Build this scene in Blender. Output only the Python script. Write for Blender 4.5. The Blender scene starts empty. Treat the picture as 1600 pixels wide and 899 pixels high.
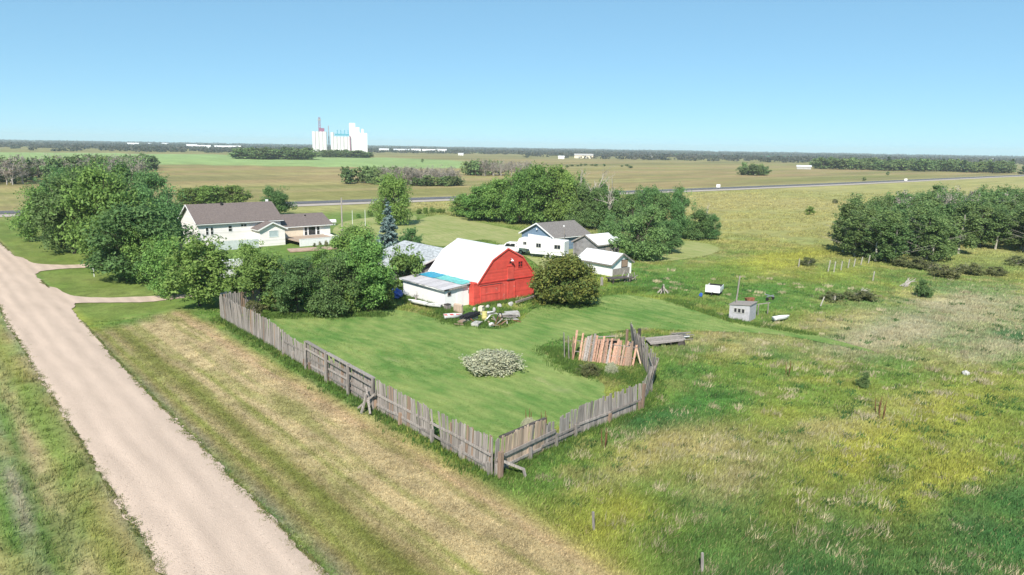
import bpy, bmesh, math, random
import numpy as np
from mathutils import Matrix, Vector
from mathutils.geometry import delaunay_2d_cdt

R = math.radians
rng = random.Random(11)
nr = np.random.default_rng(11)
scene = bpy.context.scene
col = scene.collection

# ------------------------------------------------------------------ camera
CAM_H = 18.0
cd = bpy.data.cameras.new('camera')
cam = bpy.data.objects.new('camera', cd)
col.objects.link(cam)
cd.sensor_width = 36.0
cd.lens = 24.77
cd.clip_start = 0.5
cd.clip_end = 40000
cam.matrix_world = (Matrix.Translation((0, 0, CAM_H)) @ Matrix.Rotation(R(-41.2), 4, 'Z')
                    @ Matrix.Rotation(R(90 - 11.27), 4, 'X') @ Matrix.Rotation(R(0.93), 4, 'Z'))
scene.camera = cam

# ------------------------------------------------------------------ sky, sun, exposure
SUN_EL, SUN_AZ = 43.0, 232.0          # azimuth clockwise from +Y
world = bpy.data.worlds.new('World')
scene.world = world
world.use_nodes = True
wn = world.node_tree
bg = wn.nodes['Background']
sky = wn.nodes.new('ShaderNodeTexSky')
sky.sky_type = 'NISHITA'
sky.sun_disc = False
sky.sun_elevation = R(SUN_EL)
sky.sun_rotation = R(SUN_AZ)
sky.altitude = 300
sky.air_density = 0.6
sky.dust_density = 0.0
sky.ozone_density = 6.0
gam = wn.nodes.new('ShaderNodeGamma')            # softer sky gradient and an even white balance of the whole sky
gam.inputs[1].default_value = 0.45
tint = wn.nodes.new('ShaderNodeVectorMath')
tint.operation = 'MULTIPLY'
tint.inputs[1].default_value = (0.98, 1.50, 1.66)
wn.links.new(sky.outputs[0], gam.inputs[0])
wn.links.new(gam.outputs[0], tint.inputs[0])
wn.links.new(tint.outputs[0], bg.inputs[0])
bg.inputs[1].default_value = 0.15

sd = bpy.data.lights.new('sun', 'SUN')
sd.energy = 4.4
sd.angle = R(0.53)
sd.color = (1.0, 0.935, 0.84)
sun = bpy.data.objects.new('sun', sd)
col.objects.link(sun)
_s = Vector((math.sin(R(SUN_AZ)) * math.cos(R(SUN_EL)), math.cos(R(SUN_AZ)) * math.cos(R(SUN_EL)), math.sin(R(SUN_EL))))
sun.rotation_euler = _s.to_track_quat('Z', 'Y').to_euler()
sun.location = (0, 0, 60)

vs = scene.view_settings
vs.view_transform = 'Standard'
vs.look = 'None'
vs.exposure = 0.66
vs.gamma = 1.0
vs.use_curve_mapping = False
cy = scene.cycles
cy.max_bounces = 6
cy.diffuse_bounces = 3
cy.glossy_bounces = 2
cy.transmission_bounces = 4
cy.transparent_max_bounces = 6
cy.volume_bounces = 1
cy.use_denoising = True
try:
    cy.denoiser = 'OPENIMAGEDENOISE'
except Exception:
    pass

# ------------------------------------------------------------------ numpy noise
def _h2(ix, iy, s):
    n = (ix * 374761393 + iy * 668265263 + s * 144269504) & 0xffffffff
    n = ((n ^ (n >> 13)) * 1274126177) & 0xffffffff
    n = n ^ (n >> 16)
    return n / 4294967295.0

def vnoise(x, y, s=0):
    x = np.asarray(x, float); y = np.asarray(y, float)
    ix = np.floor(x).astype(np.int64); iy = np.floor(y).astype(np.int64)
    fx = x - ix; fy = y - iy
    fx = fx * fx * (3 - 2 * fx); fy = fy * fy * (3 - 2 * fy)
    a = _h2(ix, iy, s); b = _h2(ix + 1, iy, s); c = _h2(ix, iy + 1, s); d = _h2(ix + 1, iy + 1, s)
    return (a * (1 - fx) + b * fx) * (1 - fy) + (c * (1 - fx) + d * fx) * fy

def fbm(x, y, s=0, o=4):
    t = 0.0; a = 1.0; w = 0.0
    for k in range(o):
        t = t + a * vnoise(x * 2 ** k, y * 2 ** k, s + 17 * k); w += a; a *= 0.55
    return t / w

def sstep(a, b, x):
    t = np.clip((x - a) / (b - a), 0, 1)
    return t * t * (3 - 2 * t)

def in_poly(x, y, poly):
    inside = np.zeros(np.shape(x), bool)
    n = len(poly)
    for i in range(n):
        x0, y0 = poly[i]; x1, y1 = poly[(i + 1) % n]
        c = ((y0 > y) != (y1 > y)) & (x < (x1 - x0) * (y - y0) / (y1 - y0 + 1e-12) + x0)
        inside ^= c
    return inside

def smooth_poly(pts, n=6):
    """closed Catmull-Rom outline through pts"""
    out = []
    m = len(pts)
    for i in range(m):
        p0, p1, p2, p3 = (np.array(pts[(i + k - 1) % m]) for k in range(4))
        for j in range(n):
            t = j / n
            out.append(tuple(0.5 * ((2 * p1) + (-p0 + p2) * t + (2 * p0 - 5 * p1 + 4 * p2 - p3) * t * t + (-p0 + 3 * p1 - 3 * p2 + p3) * t ** 3)))
    return out

# ------------------------------------------------------------------ materials
MATS = {}
def nt_new(name):
    m = bpy.data.materials.new(name)
    m.use_nodes = True
    MATS[name] = m
    t = m.node_tree
    return m, t, t.nodes['Principled BSDF']

def pmat(name, c, var=0.18, scale=3.0, rough=0.8, bump=0.0, metal=0.0, stretch=(1, 1, 1), objvar=0.0, c2=None, spec=0.3, detail=5.0, bscale=None):
    m, t, b = nt_new(name)
    N, L = t.nodes, t.links
    tc = N.new('ShaderNodeTexCoord')
    mp = N.new('ShaderNodeMapping'); mp.inputs['Scale'].default_value = stretch
    L.new(tc.outputs['Object'], mp.inputs['Vector'])
    oi = N.new('ShaderNodeObjectInfo')
    ad = N.new('ShaderNodeVectorMath'); ad.operation = 'ADD'
    ml = N.new('ShaderNodeVectorMath'); ml.operation = 'SCALE'; ml.inputs['Scale'].default_value = 37.0
    cb = N.new('ShaderNodeCombineXYZ')
    for k in range(3): L.new(oi.outputs['Random'], cb.inputs[k])
    L.new(cb.outputs[0], ml.inputs[0])
    L.new(mp.outputs[0], ad.inputs[0]); L.new(ml.outputs[0], ad.inputs[1])
    nz = N.new('ShaderNodeTexNoise'); nz.inputs['Scale'].default_value = scale; nz.inputs['Detail'].default_value = detail
    L.new(ad.outputs[0], nz.inputs['Vector'])
    rp = N.new('ShaderNodeValToRGB')
    lo = tuple(v * (1 - var) for v in c); hi = tuple(min(1, v * (1 + var)) for v in (c2 or c))
    rp.color_ramp.elements[0].position = 0.3; rp.color_ramp.elements[1].position = 0.7
    rp.color_ramp.elements[0].color = (*lo, 1); rp.color_ramp.elements[1].color = (*hi, 1)
    L.new(nz.outputs['Fac'], rp.inputs[0])
    out = rp.outputs[0]
    if objvar:
        mr = N.new('ShaderNodeMapRange'); mr.inputs['To Min'].default_value = 1 - objvar; mr.inputs['To Max'].default_value = 1 + objvar
        L.new(oi.outputs['Random'], mr.inputs['Value'])
        mx = N.new('ShaderNodeVectorMath'); mx.operation = 'SCALE'
        L.new(out, mx.inputs[0]); L.new(mr.outputs[0], mx.inputs['Scale'])
        out = mx.outputs[0]
    L.new(out, b.inputs['Base Color'])
    b.inputs['Roughness'].default_value = rough
    b.inputs['Metallic'].default_value = metal
    b.inputs['Specular IOR Level'].default_value = spec
    if bump:
        bn = N.new('ShaderNodeBump'); bn.inputs['Strength'].default_value = bump; bn.inputs['Distance'].default_value = 0.03
        if bscale:
            nb = N.new('ShaderNodeTexNoise'); nb.inputs['Scale'].default_value = bscale; nb.inputs['Detail'].default_value = 4
            L.new(ad.outputs[0], nb.inputs['Vector']); L.new(nb.outputs['Fac'], bn.inputs['Height'])
        else:
            L.new(nz.outputs['Fac'], bn.inputs['Height'])
        L.new(bn.outputs[0], b.inputs['Normal'])
    return m

def grooved(name, c, axis, period, var=0.12, rough=0.75, strength=0.6, wear=None, wear_amt=0.5):
    """painted boards: grooves every `period` metres across `axis`, blotchy fading and optional wear spots"""
    m = pmat(name, c, var, 1.3, rough, 0, detail=8)
    t = m.node_tree; N, L = t.nodes, t.links; b = N['Principled BSDF']
    tc = N.new('ShaderNodeTexCoord'); sp = N.new('ShaderNodeSeparateXYZ')
    L.new(tc.outputs['Object'], sp.inputs[0])
    dv = N.new('ShaderNodeMath'); dv.operation = 'DIVIDE'; dv.inputs[1].default_value = period
    L.new(sp.outputs['XYZ'.index(axis)], dv.inputs[0])
    fr = N.new('ShaderNodeMath'); fr.operation = 'FRACT'; L.new(dv.outputs[0], fr.inputs[0])
    gt = N.new('ShaderNodeMath'); gt.operation = 'GREATER_THAN'; gt.inputs[1].default_value = 0.12
    L.new(fr.outputs[0], gt.inputs[0])
    bn = N.new('ShaderNodeBump'); bn.inputs['Strength'].default_value = strength; bn.inputs['Distance'].default_value = 0.03
    L.new(gt.outputs[0], bn.inputs['Height']); L.new(bn.outputs[0], b.inputs['Normal'])
    # board to board difference
    fl = N.new('ShaderNodeMath'); fl.operation = 'FLOOR'; L.new(dv.outputs[0], fl.inputs[0])
    wn_ = N.new('ShaderNodeTexWhiteNoise'); wn_.noise_dimensions = '1D'; L.new(fl.outputs[0], wn_.inputs['W'])
    mr = N.new('ShaderNodeMapRange'); mr.inputs['To Min'].default_value = 0.88; mr.inputs['To Max'].default_value = 1.08
    L.new(wn_.outputs['Value'], mr.inputs['Value'])
    src = b.inputs['Base Color'].links[0].from_socket
    sc = N.new('ShaderNodeVectorMath'); sc.operation = 'SCALE'
    L.new(src, sc.inputs[0]); L.new(mr.outputs[0], sc.inputs['Scale'])
    out = sc.outputs[0]
    if wear:
        nz = N.new('ShaderNodeTexNoise'); nz.inputs['Scale'].default_value = 2.2; nz.inputs['Detail'].default_value = 9; nz.inputs['Roughness'].default_value = 0.7
        L.new(tc.outputs['Object'], nz.inputs['Vector'])
        rp = N.new('ShaderNodeValToRGB'); rp.color_ramp.elements[0].position = 0.60; rp.color_ramp.elements[1].position = 0.66
        rp.color_ramp.elements[0].color = (0, 0, 0, 1); rp.color_ramp.elements[1].color = (wear_amt,) * 3 + (1,)
        L.new(nz.outputs['Fac'], rp.inputs[0])
        mx = N.new('ShaderNodeMix'); mx.data_type = 'RGBA'
        L.new(rp.outputs[0], mx.inputs['Factor']); L.new(out, mx.inputs['A']); mx.inputs['B'].default_value = (*wear, 1)
        out = mx.outputs['Result']
    L.new(out, b.inputs['Base Color'])
    return m

def soft_normal(t, k):
    """thin blades scatter light like the sward they belong to: tilt the shading normal upwards"""
    N, L = t.nodes, t.links
    ge = N.new('ShaderNodeNewGeometry')
    ad = N.new('ShaderNodeVectorMath'); ad.operation = 'ADD'; ad.inputs[1].default_value = (0, 0, k)
    no = N.new('ShaderNodeVectorMath'); no.operation = 'NORMALIZE'
    L.new(ge.outputs['Normal'], ad.inputs[0]); L.new(ad.outputs[0], no.inputs[0])
    return no.outputs[0]

def attr_mat(name, trans=0.0, nscale=6.0, nvar=0.25, bump=0.0, isl=0.0, rough=0.9):
    """colour from the mesh's own Col attribute (what grows there), broken up by noise"""
    m, t, b = nt_new(name)
    N, L = t.nodes, t.links
    at = N.new('ShaderNodeAttribute'); at.attribute_name = 'Col'
    out = at.outputs['Color']
    if nvar:
        tc = N.new('ShaderNodeTexCoord')
        fac = None
        for s_, w_ in ((nscale, 1.0), (nscale * 0.17, 0.6), (nscale * 0.022, 0.55)):
            nz = N.new('ShaderNodeTexNoise'); nz.inputs['Scale'].default_value = s_; nz.inputs['Detail'].default_value = 6; nz.inputs['Roughness'].default_value = 0.7
            L.new(tc.outputs['Object'], nz.inputs['Vector'])
            mr = N.new('ShaderNodeMapRange'); mr.inputs['From Min'].default_value = 0.3; mr.inputs['From Max'].default_value = 0.7
            mr.inputs['To Min'].default_value = 1 - nvar * w_; mr.inputs['To Max'].default_value = 1 + nvar * w_
            L.new(nz.outputs['Fac'], mr.inputs['Value'])
            sc = N.new('ShaderNodeVectorMath'); sc.operation = 'SCALE'
            L.new(out, sc.inputs[0]); L.new(mr.outputs[0], sc.inputs['Scale'])
            out = sc.outputs[0]
            fac = fac or nz
        if bump:
            bn = N.new('ShaderNodeBump'); bn.inputs['Strength'].default_value = bump; bn.inputs['Distance'].default_value = 0.08
            L.new(fac.outputs['Fac'], bn.inputs['Height']); L.new(bn.outputs[0], b.inputs['Normal'])
    if isl:
        ge = N.new('ShaderNodeNewGeometry')
        mr = N.new('ShaderNodeMapRange'); mr.inputs['To Min'].default_value = 1 - isl; mr.inputs['To Max'].default_value = 1 + isl
        L.new(ge.outputs['Random Per Island'], mr.inputs['Value'])
        sc = N.new('ShaderNodeVectorMath'); sc.operation = 'SCALE'
        L.new(out, sc.inputs[0]); L.new(mr.outputs[0], sc.inputs['Scale'])
        out = sc.outputs[0]
    L.new(out, b.inputs['Base Color'])
    b.inputs['Roughness'].default_value = rough
    b.inputs['Specular IOR Level'].default_value = 0.12
    if trans:
        L.new(soft_normal(t, 1.3), b.inputs['Normal'])
        tr = N.new('ShaderNodeBsdfTranslucent'); L.new(out, tr.inputs['Color'])
        ms = N.new('ShaderNodeMixShader'); ms.inputs[0].default_value = trans
        L.new(b.outputs[0], ms.inputs[1]); L.new(tr.outputs[0], ms.inputs[2])
        L.new(ms.outputs[0], N['Material Output'].inputs['Surface'])
    return m

def leaf_mat(name, c1, c2, objvar=0.18, trans=0.38):
    m, t, b = nt_new(name)
    N, L = t.nodes, t.links
    ge = N.new('ShaderNodeNewGeometry'); oi = N.new('ShaderNodeObjectInfo')
    at = N.new('ShaderNodeAttribute'); at.attribute_name = 'Col'
    mx = N.new('ShaderNodeMix'); mx.data_type = 'RGBA'
    mx.inputs['A'].default_value = (*c1, 1); mx.inputs['B'].default_value = (*c2, 1)
    L.new(at.outputs['Fac'], mx.inputs['Factor'])
    out = mx.outputs['Result']
    for src, v in ((ge.outputs['Random Per Island'], 0.3), (oi.outputs['Random'], objvar)):
        mr = N.new('ShaderNodeMapRange'); mr.inputs['To Min'].default_value = 1 - v; mr.inputs['To Max'].default_value = 1 + v
        L.new(src, mr.inputs['Value'])
        sc = N.new('ShaderNodeVectorMath'); sc.operation = 'SCALE'
        L.new(out, sc.inputs[0]); L.new(mr.outputs[0], sc.inputs['Scale'])
        out = sc.outputs[0]
    hs = N.new('ShaderNodeHueSaturation')
    mr = N.new('ShaderNodeMapRange'); mr.inputs['To Min'].default_value = 0.475; mr.inputs['To Max'].default_value = 0.515
    wn1 = N.new('ShaderNodeMath'); wn1.operation = 'FRACT'; mu = N.new('ShaderNodeMath'); mu.operation = 'MULTIPLY'; mu.inputs[1].default_value = 7.31
    L.new(oi.outputs['Random'], mu.inputs[0]); L.new(mu.outputs[0], wn1.inputs[0]); L.new(wn1.outputs[0], mr.inputs['Value'])
    L.new(mr.outputs[0], hs.inputs['Hue']); L.new(out, hs.inputs['Color']); hs.inputs['Saturation'].default_value = 0.92
    out = hs.outputs[0]
    L.new(out, b.inputs['Base Color'])
    b.inputs['Roughness'].default_value = 0.6
    L.new(soft_normal(t, 0.25), b.inputs['Normal'])
    b.inputs['Specular IOR Level'].default_value = 0.25
    tr = N.new('ShaderNodeBsdfTranslucent'); L.new(out, tr.inputs['Color'])
    ms = N.new('ShaderNodeMixShader'); ms.inputs[0].default_value = trans
    L.new(b.outputs[0], ms.inputs[1]); L.new(tr.outputs[0], ms.inputs[2])
    L.new(ms.outputs[0], N['Material Output'].inputs['Surface'])
    return m

def glass(name, c=(0.02, 0.025, 0.03)):
    m = pmat(name, c, 0.3, 2, 0.08, spec=0.6)
    return m

M = dict(
    ground=attr_mat('ground_cover', 0, 5.0, 0.30, 0.5),
    grass=attr_mat('grass_blades', 0.3, 0, 0, 0, 0.28),
    red=grooved('faded_red_boards', (0.64, 0.082, 0.060), 'Z', 0.19, 0.14, wear=(0.55, 0.24, 0.19), wear_amt=0.6),
    red_door=grooved('red_door_boards', (0.66, 0.095, 0.070), 'X', 0.22, 0.16, wear=(0.55, 0.27, 0.22), wear_amt=0.75),
    red_trim=pmat('red_trim', (0.50, 0.045, 0.035), 0.15, 2),
    stucco=grooved('peeling_white_paint', (0.88, 0.875, 0.86), 'X', 2.4, 0.03, wear=(0.45, 0.41, 0.36), wear_amt=0.45, strength=0.1),
    siding=grooved('cream_siding', (0.86, 0.82, 0.79), 'Z', 0.2, 0.04, strength=0.5),
    white=pmat('white_paint', (0.80, 0.80, 0.79), 0.04, 3, 0.5),
    white_metal=pmat('white_metal_roofing', (0.70, 0.71, 0.72), 0.06, 0.7, 0.4),
    cream=pmat('cream_paint', (0.72, 0.62, 0.48), 0.06, 3, 0.6),
    shingle=pmat('brown_grey_shingles', (0.165, 0.135, 0.125), 0.28, 4.5, 0.95, 0.6, stretch=(1, 1, 3)),
    shingle_tan=pmat('tan_shingles', (0.185, 0.17, 0.16), 0.25, 4.5, 0.95, 0.5),
    shingle_pale=pmat('pale_weathered_shingles', (0.36, 0.385, 0.40), 0.42, 2.6, 0.95, 0.6, stretch=(1, 1, 2)),
    blue=grooved('blue_siding', (0.17, 0.245, 0.35), 'Z', 0.18, 0.05),
    greywood=pmat('weathered_grey_wood', (0.275, 0.245, 0.222), 0.45, 2.2, 0.95, 0.6, stretch=(7, 7, 0.7), objvar=0.25, detail=8, bscale=5),
    greyboards=grooved('grey_shed_boards', (0.255, 0.245, 0.25), 'Z', 0.22, 0.3, strength=0.9),
    brownwood=pmat('brown_weathered_wood', (0.27, 0.19, 0.14), 0.35, 2.2, 0.95, 0.5, stretch=(7, 7, 0.7), objvar=0.25, bscale=5),
    tanwood=pmat('bare_tan_wood', (0.43, 0.33, 0.25), 0.28, 2.2, 0.9, 0.5, stretch=(7, 7, 0.7), objvar=0.22, bscale=5),
    pinkwood=pmat('faded_red_planks', (0.36, 0.19, 0.125), 0.32, 2.5, 0.95, 0.5, stretch=(6, 6, 0.7), objvar=0.22, bscale=5, c2=(0.40, 0.25, 0.18)),
    palewood=pmat('sun_bleached_roof_boards', (0.47, 0.455, 0.47), 0.2, 2.2, 0.9, 0.3, stretch=(0.7, 7, 7), objvar=0.12),
    darkwood=pmat('dark_wood', (0.07, 0.06, 0.055), 0.4, 3, 0.95, 0.4, objvar=0.2),
    dark=pmat('black_stuff', (0.022, 0.022, 0.026), 0.4, 4, 0.7),
    glass=glass('window_glass'),
    sheer=pmat('curtained_glass', (0.42, 0.5, 0.52), 0.1, 2, 0.15),
    rubber=pmat('tyre_rubber', (0.02, 0.02, 0.02), 0.3, 8, 0.9),
    steel=pmat('galvanised_steel', (0.42, 0.43, 0.45), 0.2, 4, 0.45, metal=0.6),
    dock=pmat('brown_seed_stalk', (0.16, 0.075, 0.04), 0.4, 9, 0.95),
    rust=pmat('rusty_metal', (0.24, 0.10, 0.055), 0.4, 5, 0.9),
    teal=pmat('teal_tarp', (0.13, 0.44, 0.42), 0.25, 2.5, 0.5, 0.3),
    tarpblue=pmat('blue_tarp', (0.04, 0.28, 0.42), 0.25, 3, 0.5, 0.3),
    deepblue=pmat('deep_blue_tarp', (0.04, 0.11, 0.42), 0.3, 4, 0.5, 0.4),
    boatred=pmat('red_plastic', (0.62, 0.07, 0.06), 0.12, 3, 0.4),
    yellow=pmat('faded_yellow', (0.62, 0.56, 0.22), 0.15, 3, 0.6),
    palefence=pmat('pale_blue_grey_paint', (0.55, 0.60, 0.60), 0.1, 2, 0.8),
    concrete=pmat('grey_concrete', (0.42, 0.41, 0.39), 0.2, 2, 0.9, 0.2),
    silo=pmat('white_concrete', (0.70, 0.70, 0.69), 0.14, 0.35, 0.8, stretch=(1, 1, 0.06)),
    lattice=pmat('maroon_lattice', (0.25, 0.10, 0.17), 0.2, 1, 0.7),
    tealsteel=pmat('teal_conveyor_steel', (0.09, 0.34, 0.44), 0.2, 1, 0.6),
    bark=pmat('brown_bark', (0.085, 0.068, 0.055), 0.35, 5, 0.95, 0.6, stretch=(3, 3, 0.6)),
    palebark=pmat('pale_poplar_bark', (0.36, 0.34, 0.29), 0.3, 3, 0.9, 0.4, stretch=(1, 1, 3)),
    deadbark=pmat('dead_grey_twigs', (0.40, 0.36, 0.32), 0.25, 3, 0.95),
    leaf=leaf_mat('broad_leaves', (0.112, 0.226, 0.043), (0.211, 0.355, 0.063)),
    leaf_dark=leaf_mat('dark_leaves', (0.098, 0.205, 0.055), (0.168, 0.304, 0.084)),
    leaf_light=leaf_mat('light_leaves', (0.155, 0.282, 0.047), (0.264, 0.409, 0.077)),
    leaf_yellow=leaf_mat('yellowing_leaves', (0.080, 0.150, 0.030), (0.23, 0.24, 0.038)),
    leaf_poplar=leaf_mat('poplar_leaves', (0.117, 0.215, 0.061), (0.205, 0.325, 0.094)),
    leaf_olive=leaf_mat('olive_brush', (0.13, 0.165, 0.05), (0.21, 0.22, 0.085)),
    leaf_silver=leaf_mat('silver_leaves', (0.340, 0.370, 0.220), (0.520, 0.520, 0.360), 0.08, 0.2),
    leaf_spruce=leaf_mat('blue_spruce_needles', (0.103, 0.178, 0.152), (0.232, 0.321, 0.312), 0.1, 0.1),
    leaf_conifer=leaf_mat('dark_conifer_needles', (0.039, 0.084, 0.039), (0.061, 0.120, 0.052), 0.15, 0.1),
    leaf_far=leaf_mat('far_leaves', (0.103, 0.194, 0.054), (0.194, 0.273, 0.090), 0.3, 0.2),
    leaf_mauve=leaf_mat('thin_grey_twig_tops', (0.270, 0.243, 0.198), (0.360, 0.324, 0.252), 0.25, 0.2),
    leaf_treeline=leaf_mat('distant_woodland', (0.030, 0.048, 0.028), (0.068, 0.066, 0.052), 0.1, 0.15),
    sign=pmat('white_sign', (0.8, 0.8, 0.8), 0.03, 2, 0.5),
)

# ------------------------------------------------------------------ mesh helpers
class MB:
    def __init__(s):
        s.v = []; s.f = []
    def add(s, vs_, fs_):
        o = len(s.v)
        s.v += [tuple(p) for p in vs_]; s.f += [tuple(i + o for i in f) for f in fs_]
        return s
    def box(s, x0, x1, y0, y1, z0, z1):
        return s.add([(x0, y0, z0), (x1, y0, z0), (x1, y1, z0), (x0, y1, z0), (x0, y0, z1), (x1, y0, z1), (x1, y1, z1), (x0, y1, z1)],
                     [(0, 3, 2, 1), (4, 5, 6, 7), (0, 1, 5, 4), (1, 2, 6, 5), (2, 3, 7, 6), (3, 0, 4, 7)])
    def beam(s, p, q, w, h=None, up=(0, 0, 1)):
        h = h or w
        p = Vector(p); q = Vector(q); d = (q - p).normalized(); u = Vector(up)
        if abs(d.dot(u)) > 0.95: u = Vector((1, 0, 0))
        a = d.cross(u).normalized() * (w / 2); b = a.cross(d).normalized() * (h / 2)
        pts = [p - a - b, p + a - b, p + a + b, p - a + b, q - a - b, q + a - b, q + a + b, q - a + b]
        return s.add(pts, [(0, 3, 2, 1), (4, 5, 6, 7), (0, 1, 5, 4), (1, 2, 6, 5), (2, 3, 7, 6), (3, 0, 4, 7)])
    def prism(s, pts, a0, a1, plane='xz'):
        """closed outline in `plane`, extruded along the remaining axis"""
        def P(p, t):
            return (p[0], t, p[1]) if plane == 'xz' else ((t, p[0], p[1]) if plane == 'yz' else (p[0], p[1], t))
        n = len(pts)
        vs_ = [P(p, a0) for p in pts] + [P(p, a1) for p in pts]
        fs_ = [tuple(range(n - 1, -1, -1)), tuple(range(n, 2 * n))]
        fs_ += [(i, (i + 1) % n, n + (i + 1) % n, n + i) for i in range(n)]
        return s.add(vs_, fs_)
    def slab(s, q, t):
        q = [Vector(p) for p in q]
        n = (q[1] - q[0]).cross(q[3] - q[0]).normalized() * t
        return s.add(q + [p + n for p in q], [(3, 2, 1, 0), (4, 5, 6, 7), (0, 1, 5, 4), (1, 2, 6, 5), (2, 3, 7, 6), (3, 0, 4, 7)])
    def tube(s, path, rad, n=6, cap=True):
        path = [Vector(p) for p in path]
        rad = rad if isinstance(rad, (list, tuple)) else [rad] * len(path)
        vs_ = []; fs_ = []
        for i, p in enumerate(path):
            d = (path[min(i + 1, len(path) - 1)] - path[max(i - 1, 0)]).normalized()
            u = Vector((0, 0, 1)) if abs(d.z) < 0.9 else Vector((1, 0, 0))
            a = d.cross(u).normalized(); b = a.cross(d).normalized()
            for k in range(n):
                t = 2 * math.pi * k / n
                vs_.append(p + (a * math.cos(t) + b * math.sin(t)) * rad[i])
        for i in range(len(path) - 1):
            for k in range(n):
                k2 = (k + 1) % n
                fs_.append((i * n + k, i * n + k2, (i + 1) * n + k2, (i + 1) * n + k))
        if cap:
            fs_.append(tuple(range(n - 1, -1, -1))); fs_.append(tuple(range((len(path) - 1) * n, len(path) * n)))
        return s.add(vs_, fs_)
    def lump(s, c, r, n=8, m=5, jit=0.2, rg=rng):
        vs_ = []; fs_ = []
        for j in range(m + 1):
            th = math.pi * j / m
            for k in range(n):
                ph = 2 * math.pi * k / n
                q = 1 + rg.uniform(-jit, jit)
                vs_.append((c[0] + r[0] * q * math.sin(th) * math.cos(ph), c[1] + r[1] * q * math.sin(th) * math.sin(ph), c[2] + r[2] * q * math.cos(th)))
        for j in range(m):
            for k in range(n):
                fs_.append((j * n + k, (j + 1) * n + k, (j + 1) * n + (k + 1) % n, j * n + (k + 1) % n))
        return s.add(vs_, fs_)
    def cyl(s, c, r, z0, z1, n=16, r2=None):
        r2 = r if r2 is None else r2
        vs_ = [(c[0] + q * math.cos(2 * math.pi * k / n), c[1] + q * math.sin(2 * math.pi * k / n), z) for q, z in ((r, z0), (r2, z1)) for k in range(n)]
        fs_ = [(k, (k + 1) % n, n + (k + 1) % n, n + k) for k in range(n)] + [tuple(range(n - 1, -1, -1)), tuple(range(n, 2 * n))]
        return s.add(vs_, fs_)
    def mesh(s, name):
        me = bpy.data.meshes.new(name)
        me.from_pydata(s.v, [], s.f)
        me.update()
        bm = bmesh.new(); bm.from_mesh(me); bmesh.ops.recalc_face_normals(bm, faces=bm.faces); bm.to_mesh(me); bm.free()
        return me

def link(name, me, mat=None, parent=None):
    if mat is not None:
        me.materials.clear(); me.materials.append(M[mat] if isinstance(mat, str) else mat)
    o = bpy.data.objects.new(name, me)
    col.objects.link(o)
    o.parent = parent
    return o

def part(name, mb, mat, parent=None, smooth=False):
    me = mb.mesh(name)
    if smooth:
        for p in me.polygons: p.use_smooth = True
    return link(name, me, mat, parent)

def tag(o, label=None, cat=None, group=None, kind=None):
    if label: o['label'] = label
    if cat: o['category'] = cat
    if group: o['group'] = group
    if kind: o['kind'] = kind
    return o

def thing(name, label, cat, loc=(0, 0, 0), rz=0.0, group=None):
    o = bpy.data.objects.new(name, None)
    col.objects.link(o)
    o.empty_display_size = 0.2
    o.location = (loc[0], loc[1], loc[2] if len(loc) > 2 else 0.0); o.rotation_euler = (0, 0, rz)
    return tag(o, label, cat, group)

def single(name, mb, mat, label, cat, loc=(0, 0, 0), rz=0.0, group=None, smooth=False):
    o = part(name, mb, mat, None, smooth)
    o.location = (loc[0], loc[1], loc[2] if len(loc) > 2 else 0.0); o.rotation_euler = (0, 0, rz)
    return tag(o, label, cat, group)

def copy_tree(o, parent=None):
    c = o.copy(); col.objects.link(c); c.parent = parent
    for ch in list(o.children): copy_tree(ch, c)
    return c

def window(parent, axis, at, u, z, w, h, mat='glass', bars=(1, 0), frame='white', out=-1):
    """window on a wall: axis 'x' = wall runs along x at y=at, axis 'y' = wall runs along y at x=at; out = outward sign"""
    t = 0.06
    fr = MB(); pn = MB()
    a, b = at + out * 0.005, at + out * 0.055
    a, b = min(a, b), max(a, b)
    def bx(m, u0, u1, z0, z1, d0=a, d1=b):
        if axis == 'x': m.box(u0, u1, d0, d1, z0, z1)
        else: m.box(d0, d1, u0, u1, z0, z1)
    bx(fr, u - t, u + w + t, z - t, z); bx(fr, u - t, u + w + t, z + h, z + h + t)
    bx(fr, u - t, u, z, z + h); bx(fr, u + w, u + w + t, z, z + h)
    for k in range(bars[0]):
        c = u + w * (k + 1) / (bars[0] + 1); bx(fr, c - 0.025, c + 0.025, z, z + h)
    for k in range(bars[1]):
        c = z + h * (k + 1) / (bars[1] + 1); bx(fr, u, u + w, c - 0.025, c + 0.025, a + 0.004, b - 0.004)
    f = part('window', fr, frame, parent)
    d = at + out * 0.012
    bx(pn, u, u + w, z, z + h, min(at + out * 0.002, d), max(at + out * 0.002, d))
    part('pane', pn, mat, f)
    return f

def arr_mesh(name, verts, nper, tint, faces_per=None):
    """fast mesh of separate polygons with nper corners each; tint = rgb per vertex"""
    n = len(verts); k = n // nper
    me = bpy.data.meshes.new(name)
    me.vertices.add(n); me.vertices.foreach_set('co', np.asarray(verts, np.float32).ravel())
    me.loops.add(n); me.loops.foreach_set('vertex_index', np.arange(n, dtype=np.int32))
    me.polygons.add(k); me.polygons.foreach_set('loop_start', np.arange(0, n, nper, dtype=np.int32))
    me.update(calc_edges=True)
    ca = me.color_attributes.new('Col', 'FLOAT_COLOR', 'POINT')
    c4 = np.ones((n, 4), np.float32)
    t = np.asarray(tint, np.float32)
    c4[:, :3] = t if t.ndim == 2 else t[:, None]
    ca.data.foreach_set('color', c4.ravel())
    return me

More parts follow.
